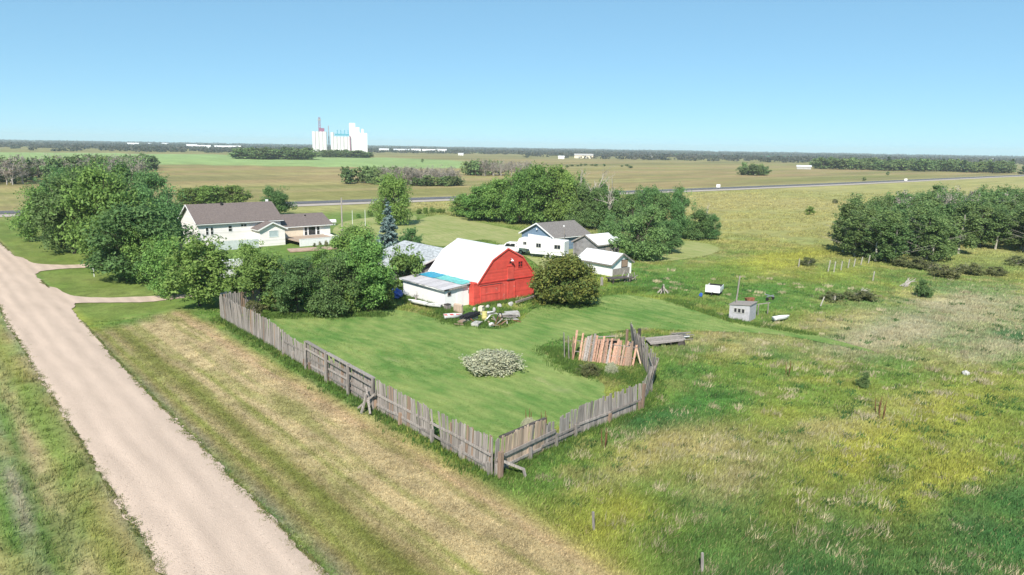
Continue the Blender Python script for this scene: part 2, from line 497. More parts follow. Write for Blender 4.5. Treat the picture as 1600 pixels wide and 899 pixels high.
# ------------------------------------------------------------------ ground plan (metres; camera stands over the origin, the gravel road runs along +Y)
LAWN = smooth_poly([(27.58, 70.26), (25.2, 66), (24.6, 54), (24.4, 44), (24.4, 34), (25.2, 30.0), (30, 30.6), (35, 31.2), (38.77, 33.45), (40.68, 36.17), (41.67, 40.61), (42.41, 43.93), (45.34, 45.96),
                    (54.90, 44.32), (58.93, 40.58), (64.60, 34.63), (66.01, 28.80), (66.20, 24.86), (67.31, 26.95), (67.78, 31.56), (66.30, 39.29), (67.13, 43.84), (69.21, 50.68), (67.08, 56.99),
                    (60.41, 57.28), (54.33, 57.54), (47.14, 53.25), (43.85, 53.13), (42.25, 58.36), (40.84, 66.11), (36.86, 67.57), (31.66, 70.76)], 5)
YARD = smooth_poly([(76.15, 118.07), (90.21, 139.79), (109.32, 153.80), (105.44, 130.06), (101.53, 106.09), (104.10, 99.30), (95.59, 90.29), (77.02, 73.25), (65.84, 68.57), (75.96, 81.43), (86.97, 107.23), (74.47, 104.81)], 5)
CLEARING = smooth_poly([(107.30, 82.25), (118.65, 84.64), (119.08, 77.43), (112.75, 71.34), (102.70, 69.11), (93.19, 69.98), (91.10, 72.27)], 6)
FRONT = smooth_poly([(81.87, 153.59), (103.09, 159.70), (91.46, 138.99), (76.15, 118.07), (62.14, 113.27), (67.10, 132.86)], 5)
CROP = [(42.46, 700.48), (144.67, 636.40), (351.51, 465.66), (438.55, 559.92), (534.45, 708.05), (544.79, 910.18), (345.32, 1130.85), (76.62, 1239.17)]
HWY = [(-260, 236), (-60, 221), (19.21, 214.70), (91.51, 207.95), (272.26, 194.20), (412.17, 189.79), (775.95, 188.00), (1500, 196), (3200, 205)]

C = {k: np.array(v) for k, v in dict(
    lush=(0.062, 0.162, 0.033), mid=(0.115, 0.205, 0.044), yel=(0.285, 0.292, 0.055), olive=(0.185, 0.208, 0.050), tan=(0.405, 0.325, 0.178),
    pale=(0.360, 0.325, 0.220), brown=(0.290, 0.210, 0.125), dark=(0.036, 0.118, 0.038), straw=(0.345, 0.300, 0.125), grey=(0.28, 0.25, 0.20),
    crop=(0.245, 0.340, 0.125), farmtan=(0.30, 0.228, 0.108), farmgreen=(0.185, 0.180, 0.070), lawn=(0.105, 0.175, 0.030), lawny=(0.20, 0.225, 0.065)).items()}

PATCH = [  # centre px on the ground, radii along x / y in metres, what grows there, strength
    ((27.27, 15.23), 12, 6, 'dark', 0.95), ((35.00, 13.39), 11, 5, 'dark', 0.95), ((39.17, 9.15), 9, 5, 'dark', 0.9), ((31.41, 9.86), 10, 5, 'dark', 0.9), ((25.16, 19.11), 4, 4, 'lush', 0.7), ((41.48, 26.53), 8, 3.5, 'lush', 0.9),
    ((51.98, 30.46), 7, 3, 'lush', 0.7), ((58.42, 20.13), 8, 2.5, 'lush', 0.55), ((37.73, 26.52), 5, 3, 'dark', 0.7),
    ((24.84, 21.72), 4, 3, 'yel', 0.9), ((21.51, 20.67), 2.5, 5, 'yel', 0.75), ((44.63, 15.64), 14, 2.6, 'yel', 0.95), ((43.92, 11.17), 10, 2.2, 'yel', 0.9), ((45.70, 21.60), 10, 3, 'yel', 0.5),
    ((59.13, 15.82), 12, 5, 'yel', 0.55), ((107.70, 58.86), 22, 5, 'yel', 0.9), ((104.38, 46.64), 16, 4, 'yel', 0.6), ((118.28, 59.93), 20, 4, 'yel', 0.7),
    ((85.32, 60.49), 12, 5, 'lush', 0.85), ((77.66, 57.03), 8, 4, 'lush', 0.9), ((84.38, 46.66), 12, 4, 'lush', 0.8), ((90.83, 59.83), 10, 4, 'mid', 0.8), ((91.39, 41.46), 10, 3, 'mid', 0.8),
    ((86.38, 25.40), 16, 7, 'pale', 0.6), ((98.97, 23.87), 16, 8, 'pale', 0.65), ((75.71, 26.70), 12, 3.5, 'pale', 0.7), ((78.59, 18.47), 8, 3, 'pale', 0.8), ((79.19, 32.76), 8, 2.5, 'tan', 0.5),
    ((58.75, 36.73), 6, 2.0, 'tan', 0.6), ((60.15, 32.78), 7, 2.0, 'tan', 0.5), ((36.79, 21.98), 4.5, 2.2, 'tan', 0.6), ((34.31, 23.99), 5, 1.6, 'straw', 0.7), ((31.33, 24.08), 5, 1.4, 'straw', 0.6),
    ((34.48, 18.87), 4, 1.5, 'tan', 0.6), ((83.95, 18.77), 4, 3, 'dark', 0.9), ((44.11, 18.61), 4, 1.6, 'tan', 0.4), ((52.37, 17.83), 9, 2, 'straw', 0.4),
    ((36.54, 56.87), 3, 4.0, 'lawny', 0.7), ((19.46, 108.32), 2.6, 2.2, 'tan', 0.7),
]

def ground_z(x, y):
    d = np.hypot(x, y)
    z = -0.055 + 0.07 * (fbm(x / 7, y / 7, 5, 3) - 0.5)
    ditch = np.exp(-((x - 16.2) / 1.6) ** 2) * 0.16 * sstep(84, 76, y) + np.exp(-((x - 3.6) / 1.6) ** 2) * 0.18
    return z * np.clip(1.4 - d / 900, 0.6, 1) - ditch

def ground_col(x, y):
    x = np.asarray(x, float); y = np.asarray(y, float)
    sh = x.shape
    def mix(a, b, t): return a * (1 - t[..., None]) + b * t[..., None]
    n1 = fbm(x / 14, y / 14, 1); n2 = fbm(x / 4.5, y / 4.5, 2); n3 = fbm(x / 1.3, y / 1.3, 3, 3)
    wx = x + 5 * (fbm(x / 20, y / 20, 8) - 0.5); wy = y + 5 * (fbm(x / 20, y / 20, 9) - 0.5)
    c = np.broadcast_to(C['mid'], sh + (3,)).copy()
    # pasture right of the fence
    c = mix(c, C['olive'], sstep(0.38, 0.62, n1) * 0.8)
    c = mix(c, C['yel'], sstep(0.42, 0.72, fbm(x / 11, y / 11, 21)) * 0.7)
    c = mix(c, C['lush'], sstep(0.52, 0.68, fbm(x / 9, y / 9, 31)) * 0.7)
    c = mix(c, C['straw'], sstep(0.56, 0.74, n2) * 0.38)
    c = mix(c, C['straw'] * 0.95, sstep(0.60, 0.72, fbm(x / 1.7, y / 1.7, 101)) * 0.55)
    c = mix(c, C['lush'] * 0.9, sstep(0.56, 0.70, fbm(x / 2.4, y / 2.4, 102)) * 0.45)
    c = mix(c, C['lush'], sstep(0.58, 0.68, fbm(x / 5.5, y / 5.5, 103)) * 0.6)
    far = sstep(95, 190, np.hypot(x, y))
    c = mix(c, C['straw'] * 1.0 + C['olive'] * 0.12, far * 0.7)
    c = mix(c, C['straw'], far * sstep(0.42, 0.65, fbm(x / 60, y / 18, 41)) * 0.6)
    for (px, py), rx, ry, k, w in PATCH:
        q = np.exp(-(((wx - px) / rx) ** 2 + ((wy - py) / ry) ** 2) * 1.2)
        q = np.clip(q * (0.1 + 1.8 * n2), 0, 1) * w
        c = mix(c, C[k], q)
    # mown yard grass near the drives
    dr = sstep(13, 14, x) * sstep(26, 22, x) * sstep(76, 84, y) * sstep(215, 190, y)
    c = mix(c, mixc(C['lawn'], C['lawny'], n2), dr)
    yard = sstep(20, 26, x) * sstep(120, 100, x) * sstep(70, 78, y) * sstep(190, 165, y)
    c = mix(c, mixc(C['lawn'] * 0.95, C['mid'], n2), yard * 0.85)
    # verge strips along the gravel road (mower passes run with the road)
    xs = x + 0.5 * (fbm(x / 3, y / 12, 55) - 0.5)
    ys = fbm(x / 0.8, y / 5, 56)
    keys = np.array([12.4, 13.1, 13.6, 13.9, 14.3, 15.1, 15.6, 16.2, 16.7, 17.0, 17.4, 18.2, 19.4, 20.4, 21.3, 22.3, 22.9, 24.0])
    kc = np.array([C[k] * m for k, m in (('grey', .95), ('straw', .75), ('olive', 1.2), ('tan', 1), ('straw', .8), ('olive', .9), ('straw', .85), ('tan', .95), ('tan', 1.0), ('olive', 1.05), ('tan', 1.05),
                                         ('tan', 1.05), ('tan', 1.0), ('tan', 1.05), ('brown', 1.45), ('straw', 1.0), ('mid', 1.0), ('lush', 1.1))])
    v = np.stack([np.interp(xs, keys, kc[:, i]) for i in range(3)], -1)
    v = mix(v, C['tan'], sstep(0.5, 0.75, ys) * 0.45 * sstep(15, 18, x)); v = mix(v, C['olive'] * 1.05, sstep(0.48, 0.68, fbm(x / 0.55, y / 9, 57)) * 0.6)
    v = mix(v, C['brown'] * 1.15, sstep(0.5, 0.7, fbm(x / 2, y / 5, 58)) * 0.5 * sstep(17, 20, x) * sstep(48, 66, y))
    ve = sstep(12.2, 12.6, x) * sstep(24.1, 23.4, x) * sstep(80, 76, y + 3 * (n2 - 0.5) - (x - 18) * 0.5) * sstep(24.2, 21.5, x - 0.25 * np.minimum(y - 28, 0) * 0 + np.where(y < 27, (27 - y) * 0.12, 0))
    c = mix(c, v, ve)
    # left of the road
    keys = np.array([-4, 1.2, 2.4, 3.0, 3.6, 4.4, 5.4, 6.4, 7.2])
    kc = np.array([C[k] * m for k, m in (('olive', 1.1), ('straw', .9), ('mid', 1), ('pale', .85), ('mid', .8), ('tan', .85), ('olive', 1.1), ('straw', .8), ('grey', .95))])
    v = np.stack([np.interp(xs, keys, kc[:, i]) for i in range(3)], -1)
    v = mix(v, C['mid'], sstep(0.4, 0.7, fbm(x / 1.5, y / 6, 61)) * 0.55); v = mix(v, C['straw'], sstep(0.55, 0.75, fbm(x / 1.5, y / 5, 62)) * 0.5)
    c = mix(c, v, sstep(7.6, 7.2, x) * sstep(225, 205, y))
    # beyond the highway: stubble fields and a green crop
    hy = np.interp(x, [p[0] for p in HWY], [p[1] for p in HWY])
    st = fbm(x / 160, y / 14, 71); st2 = fbm(x / 260, y / 40, 72)
    f = np.broadcast_to(C['farmtan'], sh + (3,)).copy()
    f = mix(f, C['farmgreen'], sstep(0.35, 0.65, st2) * 0.85); f = mix(f, C['olive'], sstep(0.5, 0.7, st) * 0.5); f = mix(f, C['straw'] * 1.05, sstep(0.55, 0.75, fbm(x / 300, y / 10, 73)) * 0.5)
    f = mix(f, C['farmgreen'] * 1.1, sstep(700, 1500, np.hypot(x, y)) * 0.6)
    beyond = sstep(4, 14, y - hy)
    c = mix(c, f, beyond)
    ed = sstep(14, 6, np.abs(y - hy)) * 0.6
    c = mix(c, C['straw'], ed)
    cr = in_poly(x, y, CROP)
    c[cr] = (mix(np.broadcast_to(C['crop'], sh + (3,)), C['crop'] * 0.85 + C['farmgreen'] * 0.2, sstep(0.4, 0.7, fbm(x / 120, y / 60, 75))))[cr]
    fw = sstep(1900, 2600, np.hypot(x, y))
    c = mix(c, C['dark'] * 1.3, fw)
    return c * (0.72 + 0.56 * n3[..., None])

def mixc(a, b, t):
    return a * (1 - t[..., None]) + b * t[..., None]

def build_ground():
    def axis(a, b, st, lo, hi, g):
        v = list(np.arange(a, b + 1e-6, st))
        s = st; x = b
        while x < hi: s *= g; x += s; v.append(x)
        s = st; x = a
        while x > lo: s *= g; x -= s; v.insert(0, x)
        return np.array(v)
    xs = axis(-2, 120, 0.36, -9000, 9000, 1.09); ys = axis(8, 100, 0.36, -9000, 9000, 1.06)
    X, Y = np.meshgrid(xs, ys)
    Z = ground_z(X, Y)
    n, m = len(xs), len(ys)
    me = bpy.data.meshes.new('ground')
    co = np.stack([X, Y, Z], -1).reshape(-1, 3).astype(np.float32)
    me.vertices.add(n * m); me.vertices.foreach_set('co', co.ravel())
    i = (np.arange(m - 1)[:, None] * n + np.arange(n - 1)[None, :]).ravel()
    q = np.stack([i, i + 1, i + n + 1, i + n], -1).astype(np.int32)
    me.loops.add(q.size); me.loops.foreach_set('vertex_index', q.ravel())
    me.polygons.add(len(q)); me.polygons.foreach_set('loop_start', np.arange(0, q.size, 4, dtype=np.int32))
    me.polygons.foreach_set('use_smooth', np.ones(len(q), bool))
    me.update(calc_edges=True)
    ca = me.color_attributes.new('Col', 'FLOAT_COLOR', 'POINT')
    c4 = np.ones((n * m, 4), np.float32); c4[:, :3] = ground_col(X, Y).reshape(-1, 3)
    ca.data.foreach_set('color', c4.ravel())
    tag(link('ground', me, 'ground'), kind='structure')
build_ground()

# ------------------------------------------------------------------ roads, drives, lawns
def strip(name, pts, widths, z, mat, jit=0.12, step=0.8, crown=0.0):
    """road sheet along a centre line; ragged edges"""
    P = [Vector((*p, 0)) for p in pts]
    cs = []; ws = []
    for i in range(len(P) - 1):
        k = max(1, int((P[i + 1] - P[i]).length / step))
        for j in range(k):
            t = j / k; cs.append(P[i].lerp(P[i + 1], t)); ws.append(widths[i] * (1 - t) + widths[i + 1] * t)
    cs.append(P[-1]); ws.append(widths[-1])
    vs_ = []; fs_ = []; nn = 6
    for i, c in enumerate(cs):
        d = (cs[min(i + 1, len(cs) - 1)] - cs[max(i - 1, 0)]).normalized()
        s_ = Vector((d.y, -d.x, 0))
        for k in range(nn + 1):
            u = k / nn * 2 - 1
            e = (vnoise(i * step * 0.35, k * 3.1, 90) - 0.5 + 0.9 * (vnoise(i * step * 3.1, k * 3.1, 91) - 0.5)) * 2 * jit if k in (0, nn) else 0
            vs_.append(c + s_ * (ws[i] / 2 * u + float(e)) + Vector((0, 0, z + crown * (1 - u * u))))
    for i in range(len(cs) - 1):
        for k in range(nn):
            a = i * (nn + 1) + k
            fs_.append((a, a + 1, a + nn + 2, a + nn + 1))
    me = bpy.data.meshes.new(name); me.from_pydata(vs_, [], fs_); me.update()
    bm = bmesh.new(); bm.from_mesh(me); bmesh.ops.recalc_face_normals(bm, faces=bm.faces)
    if bm.faces and sum(f.normal.z for f in bm.faces) < 0: bmesh.ops.reverse_faces(bm, faces=bm.faces)
    bm.to_mesh(me); bm.free()
    return tag(link(name, me, mat), kind='structure')

def gravel_mat():
    m = pmat('pale_gravel', (0.52, 0.405, 0.32), 0.08, 0.8, 0.95, 0, detail=10, stretch=(1.6, 0.25, 1))
    t = m.node_tree; N, L = t.nodes, t.links; b = N['Principled BSDF']
    tc = N.new('ShaderNodeTexCoord')
    nz = N.new('ShaderNodeTexNoise'); nz.inputs['Scale'].default_value = 9; nz.inputs['Detail'].default_value = 8; nz.inputs['Roughness'].default_value = 0.75
    L.new(tc.outputs['Object'], nz.inputs['Vector'])
    vo = N.new('ShaderNodeTexVoronoi'); vo.inputs['Scale'].default_value = 16
    L.new(tc.outputs['Object'], vo.inputs['Vector'])
    mr = N.new('ShaderNodeMapRange'); mr.inputs['From Min'].default_value = 0.25; mr.inputs['From Max'].default_value = 0.75; mr.inputs['To Min'].default_value = 0.86; mr.inputs['To Max'].default_value = 1.12
    L.new(nz.outputs['Fac'], mr.inputs['Value'])
    src = b.inputs['Base Color'].links[0].from_socket
    sc = N.new('ShaderNodeVectorMath'); sc.operation = 'SCALE'; L.new(src, sc.inputs[0]); L.new(mr.outputs[0], sc.inputs['Scale'])
    sx = N.new('ShaderNodeSeparateXYZ'); L.new(tc.outputs['Object'], sx.inputs[0])
    nw = N.new('ShaderNodeTexNoise'); nw.inputs['Scale'].default_value = 0.12; L.new(tc.outputs['Object'], nw.inputs['Vector'])
    ax = N.new('ShaderNodeMath'); ax.operation = 'ADD'; L.new(sx.outputs[0], ax.inputs[0]); L.new(nw.outputs['Fac'], ax.inputs[1])
    wv = N.new('ShaderNodeMath'); wv.operation = 'MULTIPLY'; wv.inputs[1].default_value = 4.4; L.new(ax.outputs[0], wv.inputs[0])
    si = N.new('ShaderNodeMath'); si.operation = 'SINE'; L.new(wv.outputs[0], si.inputs[0])
    mw = N.new('ShaderNodeMapRange'); mw.inputs['From Min'].default_value = -1; mw.inputs['To Min'].default_value = 0.92; mw.inputs['To Max'].default_value = 1.05; L.new(si.outputs[0], mw.inputs['Value'])
    s2 = N.new('ShaderNodeVectorMath'); s2.operation = 'SCALE'; L.new(sc.outputs[0], s2.inputs[0]); L.new(mw.outputs[0], s2.inputs['Scale'])
    nd = N.new('ShaderNodeTexNoise'); nd.inputs['Scale'].default_value = 0.55; nd.inputs['Detail'].default_value = 9; nd.inputs['Roughness'].default_value = 0.7; L.new(tc.outputs['Object'], nd.inputs['Vector'])
    md = N.new('ShaderNodeMapRange'); md.inputs['From Min'].default_value = 0.62; md.inputs['From Max'].default_value = 0.74; md.inputs['To Min'].default_value = 1.0; md.inputs['To Max'].default_value = 0.84; L.new(nd.outputs['Fac'], md.inputs['Value'])
    s3 = N.new('ShaderNodeVectorMath'); s3.operation = 'SCALE'; L.new(s2.outputs[0], s3.inputs[0]); L.new(md.outputs[0], s3.inputs['Scale'])
    L.new(s3.outputs[0], b.inputs['Base Color'])
    bn = N.new('ShaderNodeBump'); bn.inputs['Strength'].default_value = 0.45; bn.inputs['Distance'].default_value = 0.03
    L.new(vo.outputs['Distance'], bn.inputs['Height']); L.new(bn.outputs[0], b.inputs['Normal'])
    return m
M['gravel'] = gravel_mat()
M['asphalt'] = pmat('grey_asphalt', (0.105, 0.105, 0.115), 0.15, 0.3, 0.9)
M['shoulder'] = pmat('pale_shoulder_gravel', (0.40, 0.35, 0.30), 0.12, 0.5, 0.95)

strip('gravel_road', [(9.3, 2), (9.35, 25), (9.6, 60), (10.1, 92), (10.0, 130), (9.6, 212)], [5.3, 5.3, 5.5, 6.0, 6.2, 7.5], 0.012, 'gravel', 0.16, 0.22, 0.07)
def sheet(name, poly, z, mat, jit=0.1):
    n = len(poly)
    pts = [Vector((p[0] + rng.uniform(-jit, jit), p[1] + rng.uniform(-jit, jit))) for p in poly]
    v, e, f, _, _, _ = delaunay_2d_cdt(pts, [(i, (i + 1) % n) for i in range(n)], [list(range(n))], 1, 1e-5)
    me = bpy.data.meshes.new(name)
    me.from_pydata([(q.x, q.y, z) for q in v], [], [list(k) for k in f])
    bm = bmesh.new(); bm.from_mesh(me); bm.normal_update()
    for k in bm.faces:
        if k.normal.z < 0: k.normal_flip()
    bm.to_mesh(me); bm.free()
    return tag(link(name, me, mat), kind='structure')
sheet('driveway', smooth_poly([(10.5, 99), (13.33, 102.83), (14.36, 95.78), (16.38, 92.46), (19.93, 90.26), (25.06, 88.27), (30.5, 86.6), (30.5, 85.2), (24.62, 86.31), (20.36, 86.45), (16.35, 89.04), (13.96, 90.42), (13.48, 88.36), (10.5, 84)], 6), 0.006, 'gravel', 0.07)
sheet('driveway', smooth_poly([(10.5, 136), (13.68, 131.79), (14.40, 124.49), (17.60, 120.07), (21.63, 118.62), (27, 117.5), (34, 114.5), (34, 112), (25, 113.5), (20.77, 115.04), (17.02, 116.40), (14.17, 115.86), (13.33, 113.98), (10.5, 112)], 6), 0.006, 'gravel', 0.07)
strip('highway_shoulder', [(x, y - 3.2) for x, y in HWY], [17] * len(HWY), 0.05, 'shoulder', 0.5, 12)
strip('highway', HWY, [9] * len(HWY), 0.16, 'asphalt', 0.05, 12)
# painted lines of the highway
M['roadpaint'] = pmat('worn_road_paint', (0.6, 0.58, 0.5), 0.15, 1, 0.8)
for dx, nm in ((-3.9, 'edge_line'), (3.9, 'edge_line'), (0, 'centre_line')):
    strip(nm, [(x, y + dx) for x, y in HWY], [0.16] * len(HWY), 0.166, 'roadpaint', 0.0, 12)

def lawn_mat(name, a, b_, st):
    m, t, b = nt_new(name); N, L = t.nodes, t.links
    tc = N.new('ShaderNodeTexCoord')
    mp = N.new('ShaderNodeMapping'); mp.inputs['Rotation'].default_value = (0, 0, R(st)); mp.inputs['Scale'].default_value = (1.0, 0.3, 1)
    L.new(tc.outputs['Object'], mp.inputs['Vector'])
    def noise(vec, s, d=5, r=0.6):
        n = N.new('ShaderNodeTexNoise'); n.inputs['Scale'].default_value = s; n.inputs['Detail'].default_value = d; n.inputs['Roughness'].default_value = r
        L.new(vec, n.inputs['Vector']); return n
    n1 = noise(mp.outputs[0], 0.9, 4); n2 = noise(tc.outputs['Object'], 0.14, 5); n3 = noise(tc.outputs['Object'], 5, 8, 0.85)
    r1 = N.new('ShaderNodeValToRGB'); r1.color_ramp.elements[0].position = 0.40; r1.color_ramp.elements[1].position = 0.62
    r1.color_ramp.elements[0].color = (*a, 1); r1.color_ramp.elements[1].color = (*b_, 1)
    ad = N.new('ShaderNodeMath'); ad.operation = 'ADD'; hm = N.new('ShaderNodeMath'); hm.operation = 'MULTIPLY'; hm.inputs[1].default_value = 0.5
    L.new(n1.outputs['Fac'], ad.inputs[0]); L.new(n2.outputs['Fac'], ad.inputs[1]); L.new(ad.outputs[0], hm.inputs[0]); L.new(hm.outputs[0], r1.inputs[0])
    mr = N.new('ShaderNodeMapRange'); mr.inputs['From Min'].default_value = 0.25; mr.inputs['From Max'].default_value = 0.75; mr.inputs['To Min'].default_value = 0.68; mr.inputs['To Max'].default_value = 1.3
    L.new(n3.outputs['Fac'], mr.inputs['Value'])
    sc = N.new('ShaderNodeVectorMath'); sc.operation = 'SCALE'; L.new(r1.outputs[0], sc.inputs[0]); L.new(mr.outputs[0], sc.inputs['Scale'])
    sx = N.new('ShaderNodeSeparateXYZ'); L.new(tc.outputs['Object'], sx.inputs[0])
    nw = noise(tc.outputs['Object'], 0.05, 2); wr = N.new('ShaderNodeMath'); wr.operation = 'MULTIPLY_ADD'; wr.inputs[1].default_value = 14.0
    L.new(nw.outputs['Fac'], wr.inputs[0]); L.new(sx.outputs[0], wr.inputs[2])
    wv = N.new('ShaderNodeMath'); wv.operation = 'MULTIPLY'; wv.inputs[1].default_value = 5.2; L.new(wr.outputs[0], wv.inputs[0])
    si = N.new('ShaderNodeMath'); si.operation = 'SINE'; L.new(wv.outputs[0], si.inputs[0])
    mm = N.new('ShaderNodeMapRange'); mm.inputs['From Min'].default_value = -1; mm.inputs['To Min'].default_value = 0.93; mm.inputs['To Max'].default_value = 1.06; L.new(si.outputs[0], mm.inputs['Value'])
    s4 = N.new('ShaderNodeVectorMath'); s4.operation = 'SCALE'; L.new(sc.outputs[0], s4.inputs[0]); L.new(mm.outputs[0], s4.inputs['Scale'])
    nb = noise(mp.outputs[0], 0.35, 8, 0.7)
    rb = N.new('ShaderNodeMapRange'); rb.inputs['From Min'].default_value = 0.60; rb.inputs['From Max'].default_value = 0.74; rb.inputs['To Max'].default_value = 0.6; L.new(nb.outputs['Fac'], rb.inputs['Value'])
    mb_ = N.new('ShaderNodeMix'); mb_.data_type = 'RGBA'; L.new(rb.outputs[0], mb_.inputs['Factor']); L.new(s4.outputs[0], mb_.inputs['A']); mb_.inputs['B'].default_value = (0.36, 0.34, 0.17, 1)
    sc = mb_
    L.new(mb_.outputs['Result'], b.inputs['Base Color']); b.inputs['Roughness'].default_value = 0.95; b.inputs['Specular IOR Level'].default_value = 0.1
    bn = N.new('ShaderNodeBump'); bn.inputs['Strength'].default_value = 0.5; bn.inputs['Distance'].default_value = 0.05
    L.new(n3.outputs['Fac'], bn.inputs['Height']); L.new(bn.outputs[0], b.inputs['Normal'])
    return m
M['lawn'] = lawn_mat('mown_lawn', (0.105, 0.205, 0.047), (0.255, 0.310, 0.100), 12)
M['lawn2'] = lawn_mat('mown_yard', (0.225, 0.270, 0.085), (0.340, 0.335, 0.150), 60)

def lawn(poly, z, mat): return sheet('lawn', poly, z, mat, 0.12)
lawn(LAWN, -0.004, 'lawn')
lawn(YARD, -0.004, 'lawn2')
lawn(CLEARING, -0.004, 'lawn2')
lawn(FRONT, -0.009, 'lawn2')

# ------------------------------------------------------------------ grass that stands up
FENCE_LEFT = [(24.25, 73.84), (24.1, 60), (23.9, 52.6), (23.5, 41.0), (23.4, 28.2)]
FENCE_RIGHT = [(23.5, 28.0), (30.8, 29.0), (37.9, 29.4), (42.6, 32.0), (47.0, 36.6), (49.2, 39.4)]

def seg_dist(x, y, line):
    d = np.full(np.shape(x), 1e9)
    for (x0, y0), (x1, y1) in zip(line[:-1], line[1:]):
        dx, dy = x1 - x0, y1 - y0
        t = np.clip(((x - x0) * dx + (y - y0) * dy) / (dx * dx + dy * dy), 0, 1)
        d = np.minimum(d, np.hypot(x - x0 - t * dx, y - y0 - t * dy))
    return d

def blades(name, X, Y, Hh_, nb, W, spread, cmul=(1, 1), colr=None, lean=0.45, tipcol=None, zoff=0.0):
    N_ = len(X)
    Z = ground_z(X, Y) + zoff
    c = (ground_col(X, Y) if colr is None else colr) * 1.15
    c = c * nr.uniform(cmul[0], cmul[1], (N_, 1))
    X, Y, Z, Hh_, W = (np.repeat(np.broadcast_to(a, (N_,)), nb) for a in (X, Y, Z, Hh_, W)); c = np.repeat(c, nb, 0)
    sp = np.repeat(np.broadcast_to(spread, (N_,)), nb)
    K = N_ * nb
    az = nr.uniform(0, 2 * np.pi, K); rr = sp * np.sqrt(nr.uniform(0, 1, K))
    bx = X + rr * np.cos(az); by = Y + rr * np.sin(az)
    h = Hh_ * nr.uniform(0.55, 1.1, K)
    fa = nr.uniform(0, 2 * np.pi, K)
    l = h * lean * nr.uniform(0.2, 1.2, K)
    tx = bx + np.cos(az) * l * 0.8 + l * 0.5; ty = by + np.sin(az) * l * 0.8 - l * 0.35
    w = W * nr.uniform(0.6, 1.3, K)
    v = np.empty((K, 3, 3), np.float32)
    v[:, 0] = np.stack([bx - np.cos(fa) * w, by - np.sin(fa) * w, Z - 0.02], -1)
    v[:, 1] = np.stack([bx + np.cos(fa) * w, by + np.sin(fa) * w, Z - 0.02], -1)
    v[:, 2] = np.stack([tx, ty, Z + h], -1)
    cc = np.repeat(c[:, None, :], 3, 1)
    if tipcol is not None:
        k = nr.uniform(0, 1, K) < tipcol[1]
        cc[k, 2] = np.array(tipcol[0]); cc[k, 0] = cc[k, 0] * 0.5 + np.array(tipcol[0]) * 0.5
    me = arr_mesh(name, v.reshape(-1, 3), 3, cc.reshape(-1, 3))
    return link(name, me, 'grass')

def scatter(n, dmin, dmax, amin=-4, amax=83, p=1.0):
    """random ground points in the wedge in front of the house and fields, thinning with distance"""
    u = nr.uniform(0, 1, n)
    d = dmin * (dmax / dmin) ** u if p == 1 else (dmin ** p + u * (dmax ** p - dmin ** p)) ** (1 / p)
    a = np.radians(nr.uniform(amin, amax, n))
    return d * np.sin(a), d * np.cos(a)

BUILT = [[(45.0, 62.3), (59.0, 62.3), (59.0, 73), (45.0, 73)], [(86, 87), (97, 87), (97, 98.5), (86, 98.5)], [(38, 119), (63.5, 119), (63.5, 136), (38, 136)],
         [(76, 65), (81.6, 65), (81.6, 73), (76, 73)], [(86, 77), (92, 77), (92, 83), (86, 83)], [(50, 73), (62, 73), (62, 88), (50, 88)]]
def on_hard(X, Y):
    k = (X > 6.7 + 0.0 * Y) & (X < 12.1 + np.clip((Y - 40) / 50, 0, 1) * 0.7) & (Y < 215)
    hy = np.interp(X, [p[0] for p in HWY], [p[1] for p in HWY])
    k |= (Y > hy - 12) & (Y < hy + 6)
    for p in BUILT: k |= in_poly(X, Y, p)
    k |= seg_dist(X, Y, [(11, 91), (16.16, 91.31), (24.84, 87.51)]) < 1.4
    k |= seg_dist(X, Y, [(11, 121.5), (14.63, 121.49), (21.12, 116.85), (24, 116)]) < 2.0
    return k
def on_lawn(X, Y):
    k = in_poly(X, Y, LAWN)
    for p in (YARD, CLEARING, FRONT): k |= in_poly(X, Y, p)
    return k

